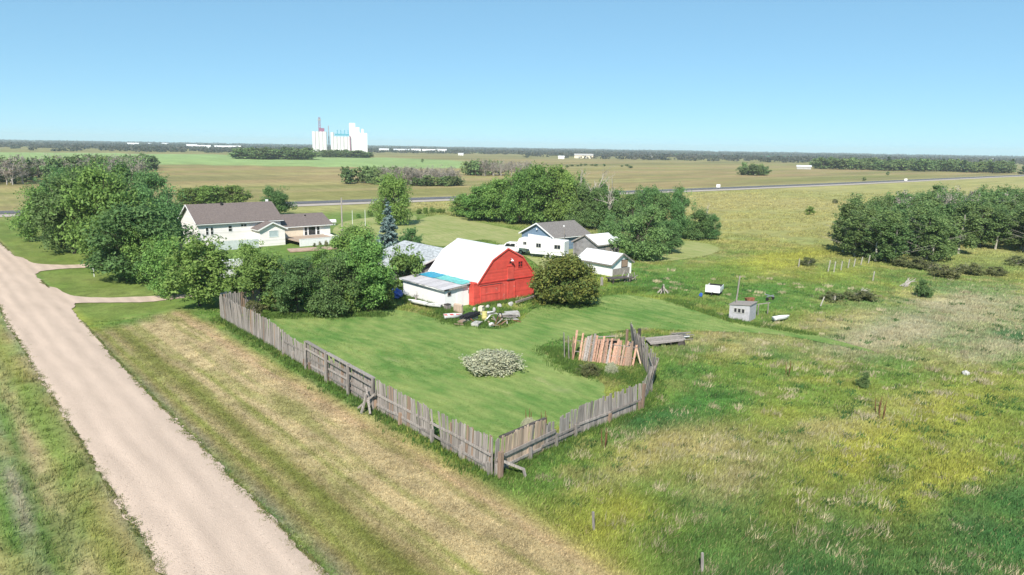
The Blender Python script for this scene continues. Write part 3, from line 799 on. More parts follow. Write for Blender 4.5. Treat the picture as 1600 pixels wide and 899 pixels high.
def grasses():
    # tall pasture grass
    X, Y = scatter(150000, 23, 150)
    k = ~on_lawn(X, Y) & ~on_hard(X, Y) & ((X > 23.2 + np.where(Y < 27.5, -(27.5 - Y) * 0.16, 0)) | (Y > 84))
    k &= ~((X < 26) & (Y > 78) & (Y < 215))
    k &= ~((X > 26) & (X < 62) & (Y > 72) & (Y < 140))
    X, Y = X[k], Y[k]
    d = np.hypot(X, Y)
    hn = fbm(X / 6, Y / 6, 77)
    h = (0.10 + 0.22 * hn) * (0.8 + 0.5 * nr.uniform(0, 1, len(X)))
    o = blades('pasture_grass', X, Y, h, 6, 0.016 + d * 0.00042, 0.11 + d * 0.0030, (0.62, 1.42), None, 0.9, ((0.40, 0.33, 0.17), 0.06))
    tag(o, 'tall green and yellow pasture grass right of the board fence', 'grass', kind='stuff')
    # coarser tussocks of the far pasture
    X, Y = scatter(60000, 130, 360, 30, 84)
    hy = np.interp(X, [p[0] for p in HWY], [p[1] for p in HWY])
    k = ~on_lawn(X, Y) & ~on_hard(X, Y) & (X > 60) & (Y < hy - 14) & (fbm(X / 5, Y / 5, 79) > 0.42)
    X, Y = X[k], Y[k]; d = np.hypot(X, Y)
    o = blades('far_tussocks', X, Y, 0.28 + 0.2 * nr.uniform(0, 1, len(X)), 3, 0.02 + d * 0.0004, 0.3 + d * 0.001, (0.6, 1.35), None, 0.9)
    tag(o, 'coarse dry tussocks across the far pasture below the highway', 'grass', kind='stuff')
    # pale feathery grass heads
    X, Y = scatter(26000, 26, 130, 30, 84)
    pc = np.zeros(len(X))
    for (px, py), rx, ry, kk, w in PATCH:
        if kk in ('pale', 'tan', 'straw'): pc = np.maximum(pc, (w if kk == 'pale' else 0.22) * np.exp(-(((X - px) / rx) ** 2 + ((Y - py) / ry) ** 2)))
    k = (nr.uniform(0, 1, len(X)) < pc * 1.1) & ~on_lawn(X, Y) & (X > 25)
    X, Y = X[k], Y[k]; d = np.hypot(X, Y)
    o = blades('feathery_grass', X, Y, 0.42, 6, 0.014 + d * 0.0003, 0.12 + d * 0.002, (0.8, 1.25), np.broadcast_to(np.array((0.32, 0.295, 0.18)), (len(X), 3)), 0.8)
    tag(o, 'pale feathery dry grass in patches across the pasture', 'grass', kind='stuff')
    # separate clumps: bleached bunch grass and dark broad-leaved weeds
    def clumps(n, per, rad, seed_col, hgt, nb, wid, name, label, dmax=110, lean=0.7):
        X, Y = scatter(n, 27, dmax, 28, 84)
        k = ~on_lawn(X, Y) & ~on_hard(X, Y) & (X > 24.5) & (seg_dist(X, Y, FENCE_RIGHT) > 0.8) & ~((X < 46) & (Y > 30))
        X, Y = X[k], Y[k]; sz = nr.uniform(0.5, 1.4, len(X))
        X = np.repeat(X, per) + nr.normal(0, rad, len(X) * per) * np.repeat(sz, per); Y = np.repeat(Y, per) + nr.normal(0, rad, len(sz) * per) * np.repeat(sz, per)
        d = np.hypot(X, Y)
        c_ = np.repeat(np.array(seed_col) * nr.uniform(0.75, 1.3, (len(sz), 1)), per, 0)
        o = blades(name, X, Y, hgt * np.repeat(sz, per), nb, wid + d * 0.0003, 0.10, (0.7, 1.3), c_, lean)
        tag(o, label, 'grass' if 'grass' in name else 'weeds', kind='stuff')
    clumps(420, 14, 0.30, (0.36, 0.32, 0.20), 0.36, 5, 0.010, 'bunch_grass', 'bleached bunch grass clumps dotted over the pasture')
    clumps(620, 12, 0.28, (0.045, 0.105, 0.030), 0.24, 5, 0.020, 'broad_weeds', 'dark broad leaved weeds dotted over the pasture', lean=1.1)
    # mown hay of the verge
    X, Y = scatter(150000, 21, 110, 5, 60)
    k = ~on_hard(X, Y) & (X > 12.1) & (X < 23.2) & (Y < 80) & (~on_lawn(X, Y))
    X, Y = X[k], Y[k]; d = np.hypot(X, Y)
    o = blades('cut_hay', X, Y, 0.09, 5, 0.012 + d * 0.0003, 0.14 + d * 0.001, (0.5, 1.5), None, 1.6)
    tag(o, 'cut tan hay and short stubble on the verge beside the gravel road', 'hay', kind='stuff')
    # left verge
    X, Y = scatter(26000, 28, 200, -14, 16)
    k = (X < 6.9 - 0.25 * nr.uniform(0, 1, len(X))) & (X > -14)
    X, Y = X[k], Y[k]; d = np.hypot(X, Y)
    hz = 0.13 + 0.16 * (fbm(X / 1.5, Y / 6, 66) > 0.5)
    o = blades('verge_grass', X, Y, hz, 6, 0.010 + d * 0.0003, 0.15 + d * 0.001, (0.7, 1.3), None, 0.9)
    tag(o, 'rough verge grass on the left side of the gravel road', 'grass', kind='stuff')
    # weeds creeping over the road edges
    n_ = 5200; Y = 22 + 150 * nr.uniform(0, 1, n_) ** 2.0; L_ = nr.uniform(0, 1, n_) < 0.5
    wd = np.interp(Y, [2, 25, 60, 92, 130, 212], [5.3, 5.3, 5.5, 6.0, 6.2, 7.5]) / 2; cx = np.interp(Y, [2, 25, 60, 92, 130, 212], [9.3, 9.35, 9.6, 10.1, 10.0, 9.6])
    off = np.abs(nr.normal(0, 0.22, n_)) * np.where(vnoise(Y / 1.1, L_ * 9.0, 97) > 0.5, 1.0, 0.25)
    X = np.where(L_, cx - wd - 0.06 + off, cx + wd + 0.06 - off)
    k = ~((~L_) & (((Y > 81) & (Y < 102)) | ((Y > 108) & (Y < 140)))); X, Y = X[k], Y[k]
    t = nr.uniform(0, 1, (len(X), 1)); cl = (1 - t) * np.array((0.085, 0.14, 0.035)) + t * np.array((0.24, 0.22, 0.09))
    o = blades('road_edge_weeds', X, Y, 0.08, 6, 0.010 + np.hypot(X, Y) * 0.0003, 0.10, (0.7, 1.3), cl, 0.9, zoff=0.07)
    tag(o, 'thin weeds creeping in over both edges of the gravel road', 'weeds', kind='stuff')
    n_ = 9000; Y = 20 + 70 * nr.uniform(0, 1, n_) ** 1.6; q = nr.uniform(-1, 1, n_); q = np.sign(q) * np.abs(q) ** 0.6
    X = 9.4 + q * 2.75; sz = nr.uniform(0.006, 0.022, n_)
    a = nr.uniform(0, 6.28, n_); V = np.empty((n_, 3, 3), np.float32); z = 0.085 - 0.07 * q * q
    for i in range(3):
        V[:, i, 0] = X + np.cos(a + i * 2.1) * sz * 1.6; V[:, i, 1] = Y + np.sin(a + i * 2.1) * sz * 1.6; V[:, i, 2] = z + sz * (0.9 if i == 0 else 0.1)
    cc = np.repeat((np.array((0.46, 0.38, 0.31)) * nr.uniform(0.7, 1.3, (n_, 1)))[:, None, :], 3, 1)
    o = link('loose_gravel', arr_mesh('loose_gravel', V.reshape(-1, 3), 3, cc.reshape(-1, 3)), 'ground')
    tag(o, 'loose stones strewn on the gravel road', 'gravel', kind='stuff')
    # lawn texture
    X, Y = scatter(90000, 30, 125, 15, 75)
    k = on_lawn(X, Y) & ~on_hard(X, Y)
    X, Y = X[k], Y[k]; d = np.hypot(X, Y)
    t = sstep(0.35, 0.65, fbm(X / 6, Y / 6, 88))[:, None]
    cl = (1 - t) * np.array((0.085, 0.165, 0.035)) + t * np.array((0.225, 0.27, 0.08))
    o = blades('lawn_grass', X, Y, 0.06, 4, 0.012 + d * 0.0003, 0.13 + d * 0.0012, (0.55, 1.45), cl, 1.0, zoff=0.04)
    tag(o, 'short green mown lawn grass inside the fence', 'grass', kind='stuff')
    # lush weeds along fences, walls and lawn edges
    seeds = []
    for line, n_, w_ in ((FENCE_LEFT, 1900, 0.9), (FENCE_RIGHT, 1500, 0.8), ([(45.2, 72.5), (45.1, 63.4), (43.9, 61.2), (42.6, 57.5), (44.5, 54.6), (47.2, 55.2)], 2200, 1.1), ([(49, 61.9), (59, 61.7)], 700, 0.7),
                         ([(47.2, 55.2), (50.5, 58.2)], 260, 0.8), ([(43.58, 44.32), (40.66, 38.27), (42.91, 34.40), (42.28, 32.91)], 1200, 1.2), ([(60.19, 53.96), (54.79, 58.03), (73.03, 57.70), (73.69, 52.06)], 700, 1.2),
                         ([(27.07, 72.41), (38.45, 64.86)], 900, 1.0), ([(69.83, 50.67), (66.56, 39.45), (68.02, 31.68)], 700, 0.7)):
        L_ = np.array(line); sl = np.hypot(*(L_[1:] - L_[:-1]).T); cs = np.concatenate([[0], np.cumsum(sl)])
        s_ = nr.uniform(0, cs[-1], n_)
        seeds.append(np.stack([np.interp(s_, cs, L_[:, 0]) + nr.normal(0, w_ * 0.6, n_), np.interp(s_, cs, L_[:, 1]) + nr.normal(0, w_ * 0.6, n_)], -1))
    S = np.concatenate(seeds); X, Y = S[:, 0], S[:, 1]; d = np.hypot(X, Y)
    t = nr.uniform(0, 1, (len(X), 1))
    cl = (1 - t) * np.array((0.045, 0.10, 0.022)) + t * np.array((0.105, 0.165, 0.035))
    o = blades('weeds', X, Y, nr.uniform(0.15, 0.5, len(X)), 7, 0.016 + d * 0.0003, 0.22, (0.7, 1.3), cl, 0.6)
    tag(o, 'lush green weeds along the fence and barn foot', 'weeds', kind='stuff')
grasses()

# ------------------------------------------------------------------ trees
def leaves(cent, radii, n, size, rg, out=0.6, flat=0.5, elong=1.5):
    """n leaf quads around each clump centre; returns verts (k*4,3) and tint"""
    m = len(cent)
    c = np.repeat(cent, n, 0); r = np.repeat(radii, n, 0)
    k = m * n
    d = rg.normal(0, 1, (k, 3)); d /= np.linalg.norm(d, axis=1, keepdims=True)
    p = c + d * r * rg.uniform(0.35, 1.0, (k, 1)) ** 0.6
    nrm = d * out + rg.normal(0, 1, (k, 3)) * (1 - out) + np.array((0, 0, flat))
    nrm /= np.linalg.norm(nrm, axis=1, keepdims=True)
    t = rg.normal(0, 1, (k, 3)); u = np.cross(nrm, t); u /= np.linalg.norm(u, axis=1, keepdims=True)
    v = np.cross(nrm, u)
    s = size * rg.uniform(0.6, 1.3, (k, 1))
    a = u * s * elong * 0.5; b = v * s * 0.5
    q = np.stack([p - a, p - b * 0.9, p + a, p + b * 0.9], 1)
    tint = np.repeat(np.clip(rg.uniform(0, 1, m), 0, 1), n)
    tint = np.clip(tint * 0.7 + 0.3 * rg.uniform(0, 1, k), 0, 1)
    return q.reshape(-1, 3), np.repeat(tint, 4)

def trunk_mb(h, r0, limbs, rg, stems=1, spread=0.3, reach=0.6):
    mb = MB(); tips = []
    for s_ in range(stems):
        a = rg.uniform(0, 6.28); k = spread * (0.3 if stems == 1 else 1.0)
        bend = [(math.cos(a) * k * h * t * t + rg.normal(0, 0.02) * h * t, math.sin(a) * k * h * t * t + rg.normal(0, 0.02) * h * t, h * t * 0.9 - 0.3 * (t == 0)) for t in (0, .2, .45, .7, 1.0)]
        rr = [r0 * q / (1 if stems == 1 else 1.5) for q in (1.25, 0.95, 0.7, 0.42, 0.12)]
        mb.tube(bend, rr, 6)
        for i in range(limbs):
            t = rg.uniform(0.22, 0.9); j = min(3, int(t * 4)); b0 = Vector(bend[j]).lerp(Vector(bend[j + 1]), t * 4 - j)
            a2 = rg.uniform(0, 6.28); L_ = reach * h * (1 - t * 0.7) * rg.uniform(0.6, 1.0)
            p1 = b0 + Vector((math.cos(a2) * L_ * 0.5, math.sin(a2) * L_ * 0.5, L_ * 0.35)); p2 = b0 + Vector((math.cos(a2) * L_, math.sin(a2) * L_, L_ * 0.6))
            mb.tube([b0, p1, p2], [r0 * 0.38 * (1.1 - t), r0 * 0.22 * (1.1 - t), 0.015], 4, False)
            tips.append(p2)
    return mb, tips

def crown_mesh(name, kind, rg):
    """crown for a tree of unit-ish proportions; kind gives height h, radius r, lowest foliage z0"""
    h, r, z0, nl, nc, nleaf, ls = kind
    cs = []
    for i in range(nl):                      # lobes
        a = rg.uniform(0, 6.28); t = rg.uniform(0.0, 1.0)
        z = z0 + (h - z0) * (0.08 + 0.80 * t)
        prof = math.sin(math.pi * min(1, 0.26 + 0.68 * t)) ** 0.7
        rad = r * prof * rg.uniform(0.30, 0.80)
        lr = r * rg.uniform(0.20, 0.42) * (1.05 - 0.35 * t)
        lc = np.array((math.cos(a) * rad, math.sin(a) * rad, z))
        d = rg.normal(0, 1, (nc, 3)); d /= np.linalg.norm(d, axis=1, keepdims=True)
        d[:, 2] = np.where(rg.uniform(0, 1, nc) < 0.6, np.abs(d[:, 2]), d[:, 2])
        p = lc + d * np.array((lr, lr, lr * 0.85)) * rg.uniform(0.55, 1.05, (nc, 1))
        cs.append(p)
    k = nl * 2; a = rg.uniform(0, 6.28, k); t = rg.uniform(0.05, 1, k); q = r * np.sin(np.pi * np.minimum(1, 0.2 + 0.72 * t)) ** 0.7 * rg.uniform(0.75, 1.12, k)
    cs.append(np.stack([np.cos(a) * q, np.sin(a) * q, z0 + (h - z0) * (0.08 + 0.95 * t)], -1))   # stray sprays outside the lobes
    c = np.concatenate(cs); c = c[c[:, 2] > z0 * 0.7]
    rad = np.full((len(c), 3), r * 0.16) * rg.uniform(0.6, 1.5, (len(c), 1)); rad[:, 2] *= (1.5 if r < 0.3 * h else 0.8)
    v, t = leaves(c, rad, nleaf, ls, rg)
    v[:, 2] = np.maximum(v[:, 2], 0.03)
    return arr_mesh(name, v, 4, t)

PROTO = {}
def proto(key, name, n, kind, trunk, barkm, leafm, seed, merged=False):
    lst = []
    for i in range(n):
        rg = np.random.default_rng(seed * 31 + i)
        k = list(kind); k[1] *= rg.uniform(0.9, 1.1)
        cm = crown_mesh('crown', k, rg)
        cm.materials.append(M[leafm])
        tb, _ = trunk_mb(k[0], trunk[0], trunk[1], rg, trunk[2], trunk[3])
        tm = tb.mesh('trunk'); tm.materials.append(M[barkm])
        co = np.empty(len(cm.vertices) * 3, np.float32); cm.vertices.foreach_get('co', co); co = co.reshape(-1, 3)
        lst.append((name, cm, tm, float(np.percentile(co[:, 2], 99.7)), float(np.percentile(np.hypot(co[:, 0], co[:, 1]), 98))))
    PROTO[key] = lst

#      key        name             n   (h, r, z0, lobes, clumps, leaves, leaf)      trunk (r, limbs, stems, spread)
proto('broad', 'broadleaf_tree', 4, (10, 5.0, 0.5, 24, 32, 24, 0.25), (0.26, 18, 3, 0.30), 'bark', 'leaf', 1)
proto('dark', 'broadleaf_tree', 3, (10, 5.0, 0.4, 24, 32, 24, 0.25), (0.26, 18, 3, 0.30), 'bark', 'leaf_dark', 2)
proto('light', 'broadleaf_tree', 3, (9, 4.0, 0.4, 20, 26, 24, 0.25), (0.2, 10, 2, 0.25), 'bark', 'leaf_light', 3)
proto('bush', 'garden_bush', 3, (5, 3.0, 0.1, 18, 24, 18, 0.24), (0.09, 8, 5, 0.45), 'bark', 'leaf', 4)
proto('dbush', 'garden_bush', 2, (5, 3.0, 0.1, 18, 24, 18, 0.24), (0.09, 8, 5, 0.45), 'bark', 'leaf_dark', 14)
proto('ybush', 'yellowing_shrub', 1, (6, 4.0, 0.1, 28, 36, 24, 0.22), (0.12, 8, 6, 0.5), 'bark', 'leaf_yellow', 5)
proto('silver', 'silver_shrub', 1, (2.3, 2.6, 0.05, 26, 36, 18, 0.14), (0.05, 6, 7, 0.7), 'deadbark', 'leaf_silver', 6)
proto('poplar', 'poplar_tree', 4, (12, 2.3, 0.3, 26, 20, 15, 0.24), (0.16, 10, 1, 0.10), 'palebark', 'leaf_poplar', 7)
proto('brush', 'brush_clump', 2, (3, 2.4, 0.05, 14, 18, 14, 0.20), (0.05, 8, 6, 0.6), 'deadbark', 'leaf_olive', 8)
proto('thin', 'bare_topped_poplar', 3, (10, 2.0, 3.0, 12, 8, 6, 0.22), (0.17, 14, 3, 0.14), 'deadbark', 'leaf_mauve', 9)
proto('far', 'far_tree', 4, (9, 3.6, 0.1, 16, 14, 10, 0.6), (0.2, 4, 1, 0.2), 'bark', 'leaf_far', 10)

def conifer(seed, h, r, n_whorl, per, ls):
    rg = np.random.default_rng(seed)
    vs_, ts_ = [], []
    tb = MB(); tb.tube([(0, 0, -0.3), (0, 0, h * 0.5), (0, 0, h)], [r * 0.08, r * 0.05, 0.01], 6)
    for i in range(n_whorl):
        t = (i + 0.5) / n_whorl; z = h * (0.04 + 0.95 * t); R_ = r * (1 - t) ** 0.85 + 0.05
        m = max(4, int(per * (1 - t * 0.7)))
        for j in range(m):
            a = rg.uniform(0, 6.28); L_ = R_ * rg.uniform(0.7, 1.12)
            d = np.array((math.cos(a), math.sin(a), 0))
            k = max(3, int(L_ / (ls * 0.4)))
            tt = np.linspace(0.15, 1, k)
            c = np.outer(tt * L_, d); c[:, 2] = z - 0.22 * tt * L_ + 0.16 * (tt ** 2) * L_
            v, q = leaves(c, np.full((k, 3), ls * 0.45), 4, ls, rg, 0.3, 0.8, 2.0)
            vs_.append(v); ts_.append(q)
    cm = arr_mesh('crown', np.concatenate(vs_), 4, np.concatenate(ts_))
    tm = tb.mesh('trunk'); tm.materials.append(M['bark'])
    return cm, tm
cm, tm = conifer(5, 8.5, 2.2, 24, 12, 0.26); cm.materials.append(M['leaf_spruce'])
PROTO['spruce'] = [('spruce_tree', cm, tm, 8.5, 2.2)]
cm, tm = conifer(6, 12, 2.6, 12, 7, 0.8); cm.materials.append(M['leaf_conifer'])
PROTO['conifer'] = [('far_conifer', cm, tm, 12, 2.6)]

def dead_tree(seed, h):
    rg = np.random.default_rng(seed); mb = MB()
    def grow(p, d, L_, r_, lev):
        q = p + d * L_
        mid = p + d * L_ * 0.5 + Vector(rg.normal(0, 0.05 * L_, 3))
        mb.tube([p, mid, q], [r_, r_ * 0.8, r_ * 0.55], 5 if lev < 2 else 3, False)
        if lev < 4:
            for _ in range(3 if lev < 3 else 2):
                e = (d + Vector(rg.normal(0, 0.48, 3)) + Vector((0, 0, 0.12))).normalized()
                grow(p + d * L_ * rg.uniform(0.45, 1.0), e, L_ * rg.uniform(0.5, 0.78), r_ * 0.5, lev + 1)
    grow(Vector((0, 0, -0.3)), Vector((0.05, 0, 1)).normalized(), h * 0.42, 0.2, 0)
    return mb

def tree(key, x, y, h, r, label, group=None, i=None, name=None, cat='tree', rz=None, merged=False):
    lst = PROTO[key]
    nm, cmesh, tmesh, h0, r0 = lst[rng.randrange(len(lst)) if i is None else i % len(lst)]
    root = thing(name or nm, label, cat, (x, y, -0.06), rng.uniform(0, 6.28) if rz is None else rz, group)
    root.scale = (r / r0, r / r0, h / h0)
    link('trunk', tmesh, None, root); link('crown', cmesh, None, root)
    return root

# trees that can be told apart: (prototype, plan x/y/height/radius, label)
for key, p, lab in [
    ('broad', (20.13, 153.46, 9.57, 5.20), 'broadleaf tree at the roadside end of the left tree row'),
    ('dark', (20.89, 131.66, 12.70, 6.30), 'large dark broadleaf tree second from the road in the left tree row'),
    ('broad', (23.11, 120.50, 14.04, 6.13), 'tall broadleaf tree between the two driveways with its trunk in shade'),
    ('dark', (23.10, 101.01, 9.75, 5.74), 'wide dark tree by the nearer driveway, left of the house'),
    ('dark', (30.26, 117.74, 11.18, 4.97), 'dark tree growing against the left gable of the house'),
    ('light', (24.38, 80.94, 7.91, 4.15), 'light green tree left of the far end of the board fence'),
    ('broad', (23.36, 88.61, 6.88, 2.91), 'small tree squeezed between the wide dark tree and the light green tree'),
    ('light', (33.19, 88.18, 5.75, 2.65), 'loose pale tree in front of the white house wall'),
    ('broad', (29.48, 75.49, 6.45, 3.39), 'leafy tree behind the far corner of the board fence'),
    ('dark', (31.39, 70.96, 6.15, 3.24), 'dense dark tree at the back edge of the fenced lawn'),
    ('dark', (34.38, 68.70, 6.45, 3.35), 'dense dark tree in the middle of the lawn edge clump'),
    ('broad', (37.82, 67.61, 8.10, 3.24), 'tall broadleaf tree left of the white annex of the barn'),
    ('broad', (46.38, 85.14, 7.36, 3.70), 'broadleaf tree right of the house deck'),
    ('broad', (85.54, 139.54, 11.61, 4.61), 'tall light green tree standing behind the blue spruce'),
    ('dark', (72.63, 174.23, 7.41, 4.46), 'round dark tree behind the right end of the house roof'),
    ('dark', (92.73, 73.58, 9.04, 4.62), 'dense round tree right of the grey board shed'),
]:
    tree(key, *p, lab)
tree('spruce', *(61.34, 101.64, 8.97, 2.37), 'blue spruce standing between the house and the barn')
tree('dbush', *(69.24, 107.39, 3.37, 2.21), 'dark rounded shrub right of the blue spruce', name='shrub', cat='shrub')
tree('bush', *(46.78, 73.56, 5.88, 2.22), 'upright green bush in front of the pale grey roof', name='bush', cat='bush')
tree('ybush', *(58.16, 57.20, 5.73, 3.93), 'big rounded shrub with yellowing leaves beside the red barn', cat='shrub')
tree('silver', *(35.60, 42.90, 1.54, 2.48), 'silvery pale shrub alone in the middle of the fenced lawn', cat='shrub')
for p, lab in [((30.51, 73.93, 2.09, 1.45), 'low green shrub at the left end of the lawn edge'), ((27.18, 72.69, 1.66, 1.06), 'pale weedy shrub behind the far end of the board fence')]:
    tree('brush', *p, lab, name='shrub', cat='shrub')

ORD = ['second', 'third', 'fourth', 'fifth', 'sixth', 'seventh', 'eighth', 'ninth', 'tenth', 'eleventh', 'twelfth', 'thirteenth', 'fourteenth', 'fifteenth']
def by_place(pts, label):
    """one label for each of a row, counted from the left as seen from the road side"""
    k = sorted(range(len(pts)), key=lambda i: math.atan2(pts[i][0], pts[i][1])); out = [None] * len(pts)
    for n_, i in enumerate(k):
        out[i] = label + (', leftmost one' if n_ == 0 else ', rightmost one' if n_ == len(pts) - 1 else ', %s from left' % ORD[n_ - 1])
    return out
def belt(key, pts, label, group, **kw):
    for p, l in zip(pts, by_place(pts, label)): tree(key, *p, l, group, **kw)
belt('dark', [(26.35, 188.53, 9.60, 5.19), (31.09, 174.49, 12.82, 7.24), (33.07, 155.39, 14.11, 6.49), (41.16, 168.03, 11.61, 5.50), (33.16, 208.30, 11.20, 6.32), (39.55, 142.65, 8.12, 4.03)],
     'dark broadleaf tree in the rear of the left tree row', 'rear trees of the left row')
belt('broad', [(24.76, 114.25, 10.75, 4.78), (24.54, 99.95, 7.85, 3.74), (26.19, 142.97, 10.19, 5.28)], 'mid green broadleaf tree filling the left tree row', 'trees filling the left row')
belt('bush', [(66.46, 222.12, 4.55, 4.84), (70.69, 216.99, 5.46, 5.18), (76.32, 213.79, 5.50, 4.54)], 'green bush behind the ridge of the house roof', 'bushes behind the house')
belt('bush', [(31.04, 74.31, 4.11, 1.83), (33.01, 70.49, 3.41, 1.77), (36.03, 68.20, 3.98, 1.96), (39.92, 67.60, 4.16, 1.78), (29.45, 80.48, 3.76, 1.71)], 'low leafy bush under the trees at the lawn edge', 'bushes at the lawn edge')
belt('light', [(38.56, 85.80, 3.62, 2.14), (36.83, 89.83, 3.60, 2.20), (33.48, 98.14, 2.68, 1.70), (45.18, 92.82, 3.70, 1.88)], 'light green garden bush below the house deck', 'garden bushes below the deck', name='garden_bush', cat='bush')
# grove behind the garage
belt('broad', [(112.14, 147.96, 5.68, 4.22), (109.99, 137.71, 8.56, 5.28), (112.50, 132.50, 10.63, 5.53), (113.16, 126.83, 12.36, 5.40), (113.93, 121.32, 14.02, 5.74), (117.57, 118.98, 13.77, 5.32), (118.45, 115.18, 12.14, 4.50), (122.98, 147.58, 8.63, 6.11), (131.32, 142.50, 12.65, 7.04)],
     'green broadleaf tree in the left half of the grove behind the garage', 'left trees of the grove')
belt('dark', [(118.41, 112.05, 10.38, 4.15), (119.63, 108.19, 9.54, 3.66), (120.81, 104.43, 9.14, 4.06), (120.68, 98.77, 8.62, 3.82), (120.20, 93.65, 10.27, 3.46), (121.07, 90.46, 9.36, 3.16), (122.38, 87.03, 10.04, 3.27), (123.55, 83.75, 6.43, 3.39), (125.83, 82.21, 5.13, 2.32), (102.44, 75.64, 5.69, 2.89), (99.16, 84.75, 6.25, 2.96)],
     'dark scrubby tree in the right half of the grove behind the sheds', 'right trees of the grove')
belt('poplar', [(127.57, 91.45, 10.48, 1.57), (127.05, 112.90, 10.92, 2.01), (127.98, 102.74, 9.91, 1.79), (124.53, 117.88, 12.56, 2.02)], 'slender poplar rising out of the grove behind the sheds', 'poplars in the grove')
dm = [dead_tree(3, 10).mesh('branches'), dead_tree(4, 8).mesh('branches')]
for (p, i, lab) in [((119.38, 108.35, 15.49, 2.93), 0, 'tall bare dead tree standing in the grove behind the garage'), ((118.54, 111.96, 14.27, 2.96), 1, 'bare dead tree left of the tallest dead one in the grove'),
                    ((118.30, 103.17, 12.87, 2.85), 1, 'low bare dead tree right of the tallest dead one in the grove'), ((125.15, 82.67, 8.13, 2.72), 0, 'bare dead tree at the right end of the grove')]:
    o = link('dead_tree', dm[i], 'deadbark'); o.location = (p[0], p[1], 0); o.rotation_euler = (0, 0, rng.uniform(0, 6)); s_ = p[2] / (9.5, 7.6)[i]; o.scale = (s_, s_, s_)
    tag(o, lab, 'dead tree')

# poplar grove on the right
def grove(poly, n, key, label, group, hrange, rrange, mind=1.6, name=None, seed=3, cat='tree'):
    rg = random.Random(seed); pts = []
    xs = [p[0] for p in poly]; ys = [p[1] for p in poly]
    tries = 0
    while len(pts) < n and tries < 20000:
        tries += 1
        x = rg.uniform(min(xs), max(xs)); y = rg.uniform(min(ys), max(ys))
        if not in_poly(np.array([x]), np.array([y]), poly)[0]: continue
        if any((x - a) ** 2 + (y - b) ** 2 < mind ** 2 for a, b in pts): continue
        pts.append((x, y))
    for x, y in pts:
        tree(key, x, y, rg.uniform(*hrange), rg.uniform(*rrange), label, group, name=name, cat=cat)
grove([(131.18, 60.57), (121.78, 47.23), (128.24, 42.63), (131.03, 40.64), (162.87, 49.85), (192.29, 71.02), (161.57, 70.32)], 46, 'poplar', 'poplar in the dense left part of the poplar grove', 'poplars on the left of the grove', (6.5, 9.5), (2.0, 2.9), 1.9, seed=4)
grove([(138.05, 46.05), (148.08, 40.89), (158.63, 31.60), (245.93, 50.32), (238.05, 70.46), (208.50, 73.88)], 84, 'poplar', 'poplar in the right part of the poplar grove', 'poplars on the right of the grove', (6.8, 10.2), (2.6, 3.6), 2.0, seed=5)
belt('thin', [(156.92, 63.84, 7.66, 2.00), (163.11, 52.09, 11.36, 2.02), (167.76, 51.41, 11.54, 2.07), (176.78, 50.50, 11.11, 2.00), (187.46, 46.05, 9.95, 2.28), (165.66, 60.63, 10.31, 1.92)], 'bare topped poplar showing grey twigs above the poplar grove', 'bare poplars in the grove')
belt('brush', [(123.82, 42.63, 1.67, 2.97), (117.75, 35.60, 1.73, 2.57), (123.54, 34.09, 1.77, 2.10), (125.58, 31.24, 1.37, 1.65), (121.93, 39.49, 1.42, 1.98), (139.85, 31.94, 1.60, 2.21)], 'low olive brush in front of the poplar grove', 'brush before the poplar grove', cat='brush')
tree('light', *(200.62, 97.99, 2.59, 1.42), 'small yellow green bush alone in the far pasture', name='bush', cat='bush')
tree('brush', *(254.75, 115.65, 1.60, 1.14), 'small dark bush alone right of the yellow green one', name='bush', cat='bush')
tree('dbush', *(55.49, 21.48, 1.29, 0.54), 'small dark green sapling in the right pasture', name='sapling', cat='sapling')
tree('dbush', *(98.12, 31.88, 2.31, 1.12), 'young leafy sapling before the poplar grove', name='sapling', cat='sapling')
for p, lab in [((110.06, 53.25, 1.35, 1.44), 'dry brush heap by the lone white post'), ((86.00, 38.10, 1.12, 1.71), 'grey dry brush heap left in the pasture'), ((89.76, 36.21, 1.29, 2.02), 'pale dry brush heap in the pasture beside fallen branches')]:
    tree('brush', *p, lab, name='brush_heap', cat='brush')

# copses between the fields
def copse(p0, p1, depth, n, key, label, group, hr, rr, seed):
    rg = random.Random(seed)
    d = Vector((p1[0] - p0[0], p1[1] - p0[1])); L_ = d.length; d.normalize(); nrm = Vector((-d.y, d.x))
    if nrm.x * p0[0] + nrm.y * p0[1] < 0: nrm = -nrm
    for i in range(n):
        s_ = (i + rg.random()) / n * L_; t = rg.random() * depth
        tree(key, p0[0] + d.x * s_ + nrm.x * t, p0[1] + d.y * s_ + nrm.y * t, rg.uniform(*hr), rg.uniform(*rr), label, group)
CP = 'far copse beyond the highway'
copse((158.69, 303.48), (168.21, 281.50), 22, 24, 'far', 'green tree at the left end of the long copse beyond the highway', 'green trees of the long copse', (6.0, 8.2), (2.6, 3.6), 1)
copse((165.59, 282.68), (196.35, 263.01), 16, 50, 'thin', 'grey bare topped poplar in the long copse beyond the highway', 'bare poplars of the long copse', (7.0, 9.5), (1.9, 2.7), 2)
copse((178.60, 271.11), (197.99, 262.26), 5, 9, 'far', 'low green bush at the right end of the long copse', 'low bushes of the long copse', (3.0, 5.0), (2.5, 3.5), 3)
copse((273.26, 361.99), (276.43, 350.93), 30, 9, 'far', 'green tree at the left of the short copse', 'green trees of the short copse', (8, 10), (3.2, 4.2), 4)
copse((273.64, 351.90), (306.67, 330.54), 22, 32, 'thin', 'grey bare topped poplar in the short copse', 'bare poplars of the short copse', (8.5, 11), (2.4, 3.2), 5)
copse((26.69, 331.10), (119.18, 451.46), 30, 40, 'far', 'leafy tree in the wood beyond the left tree row', 'leafy trees of the left wood', (8, 11), (3.6, 5.0), 6)
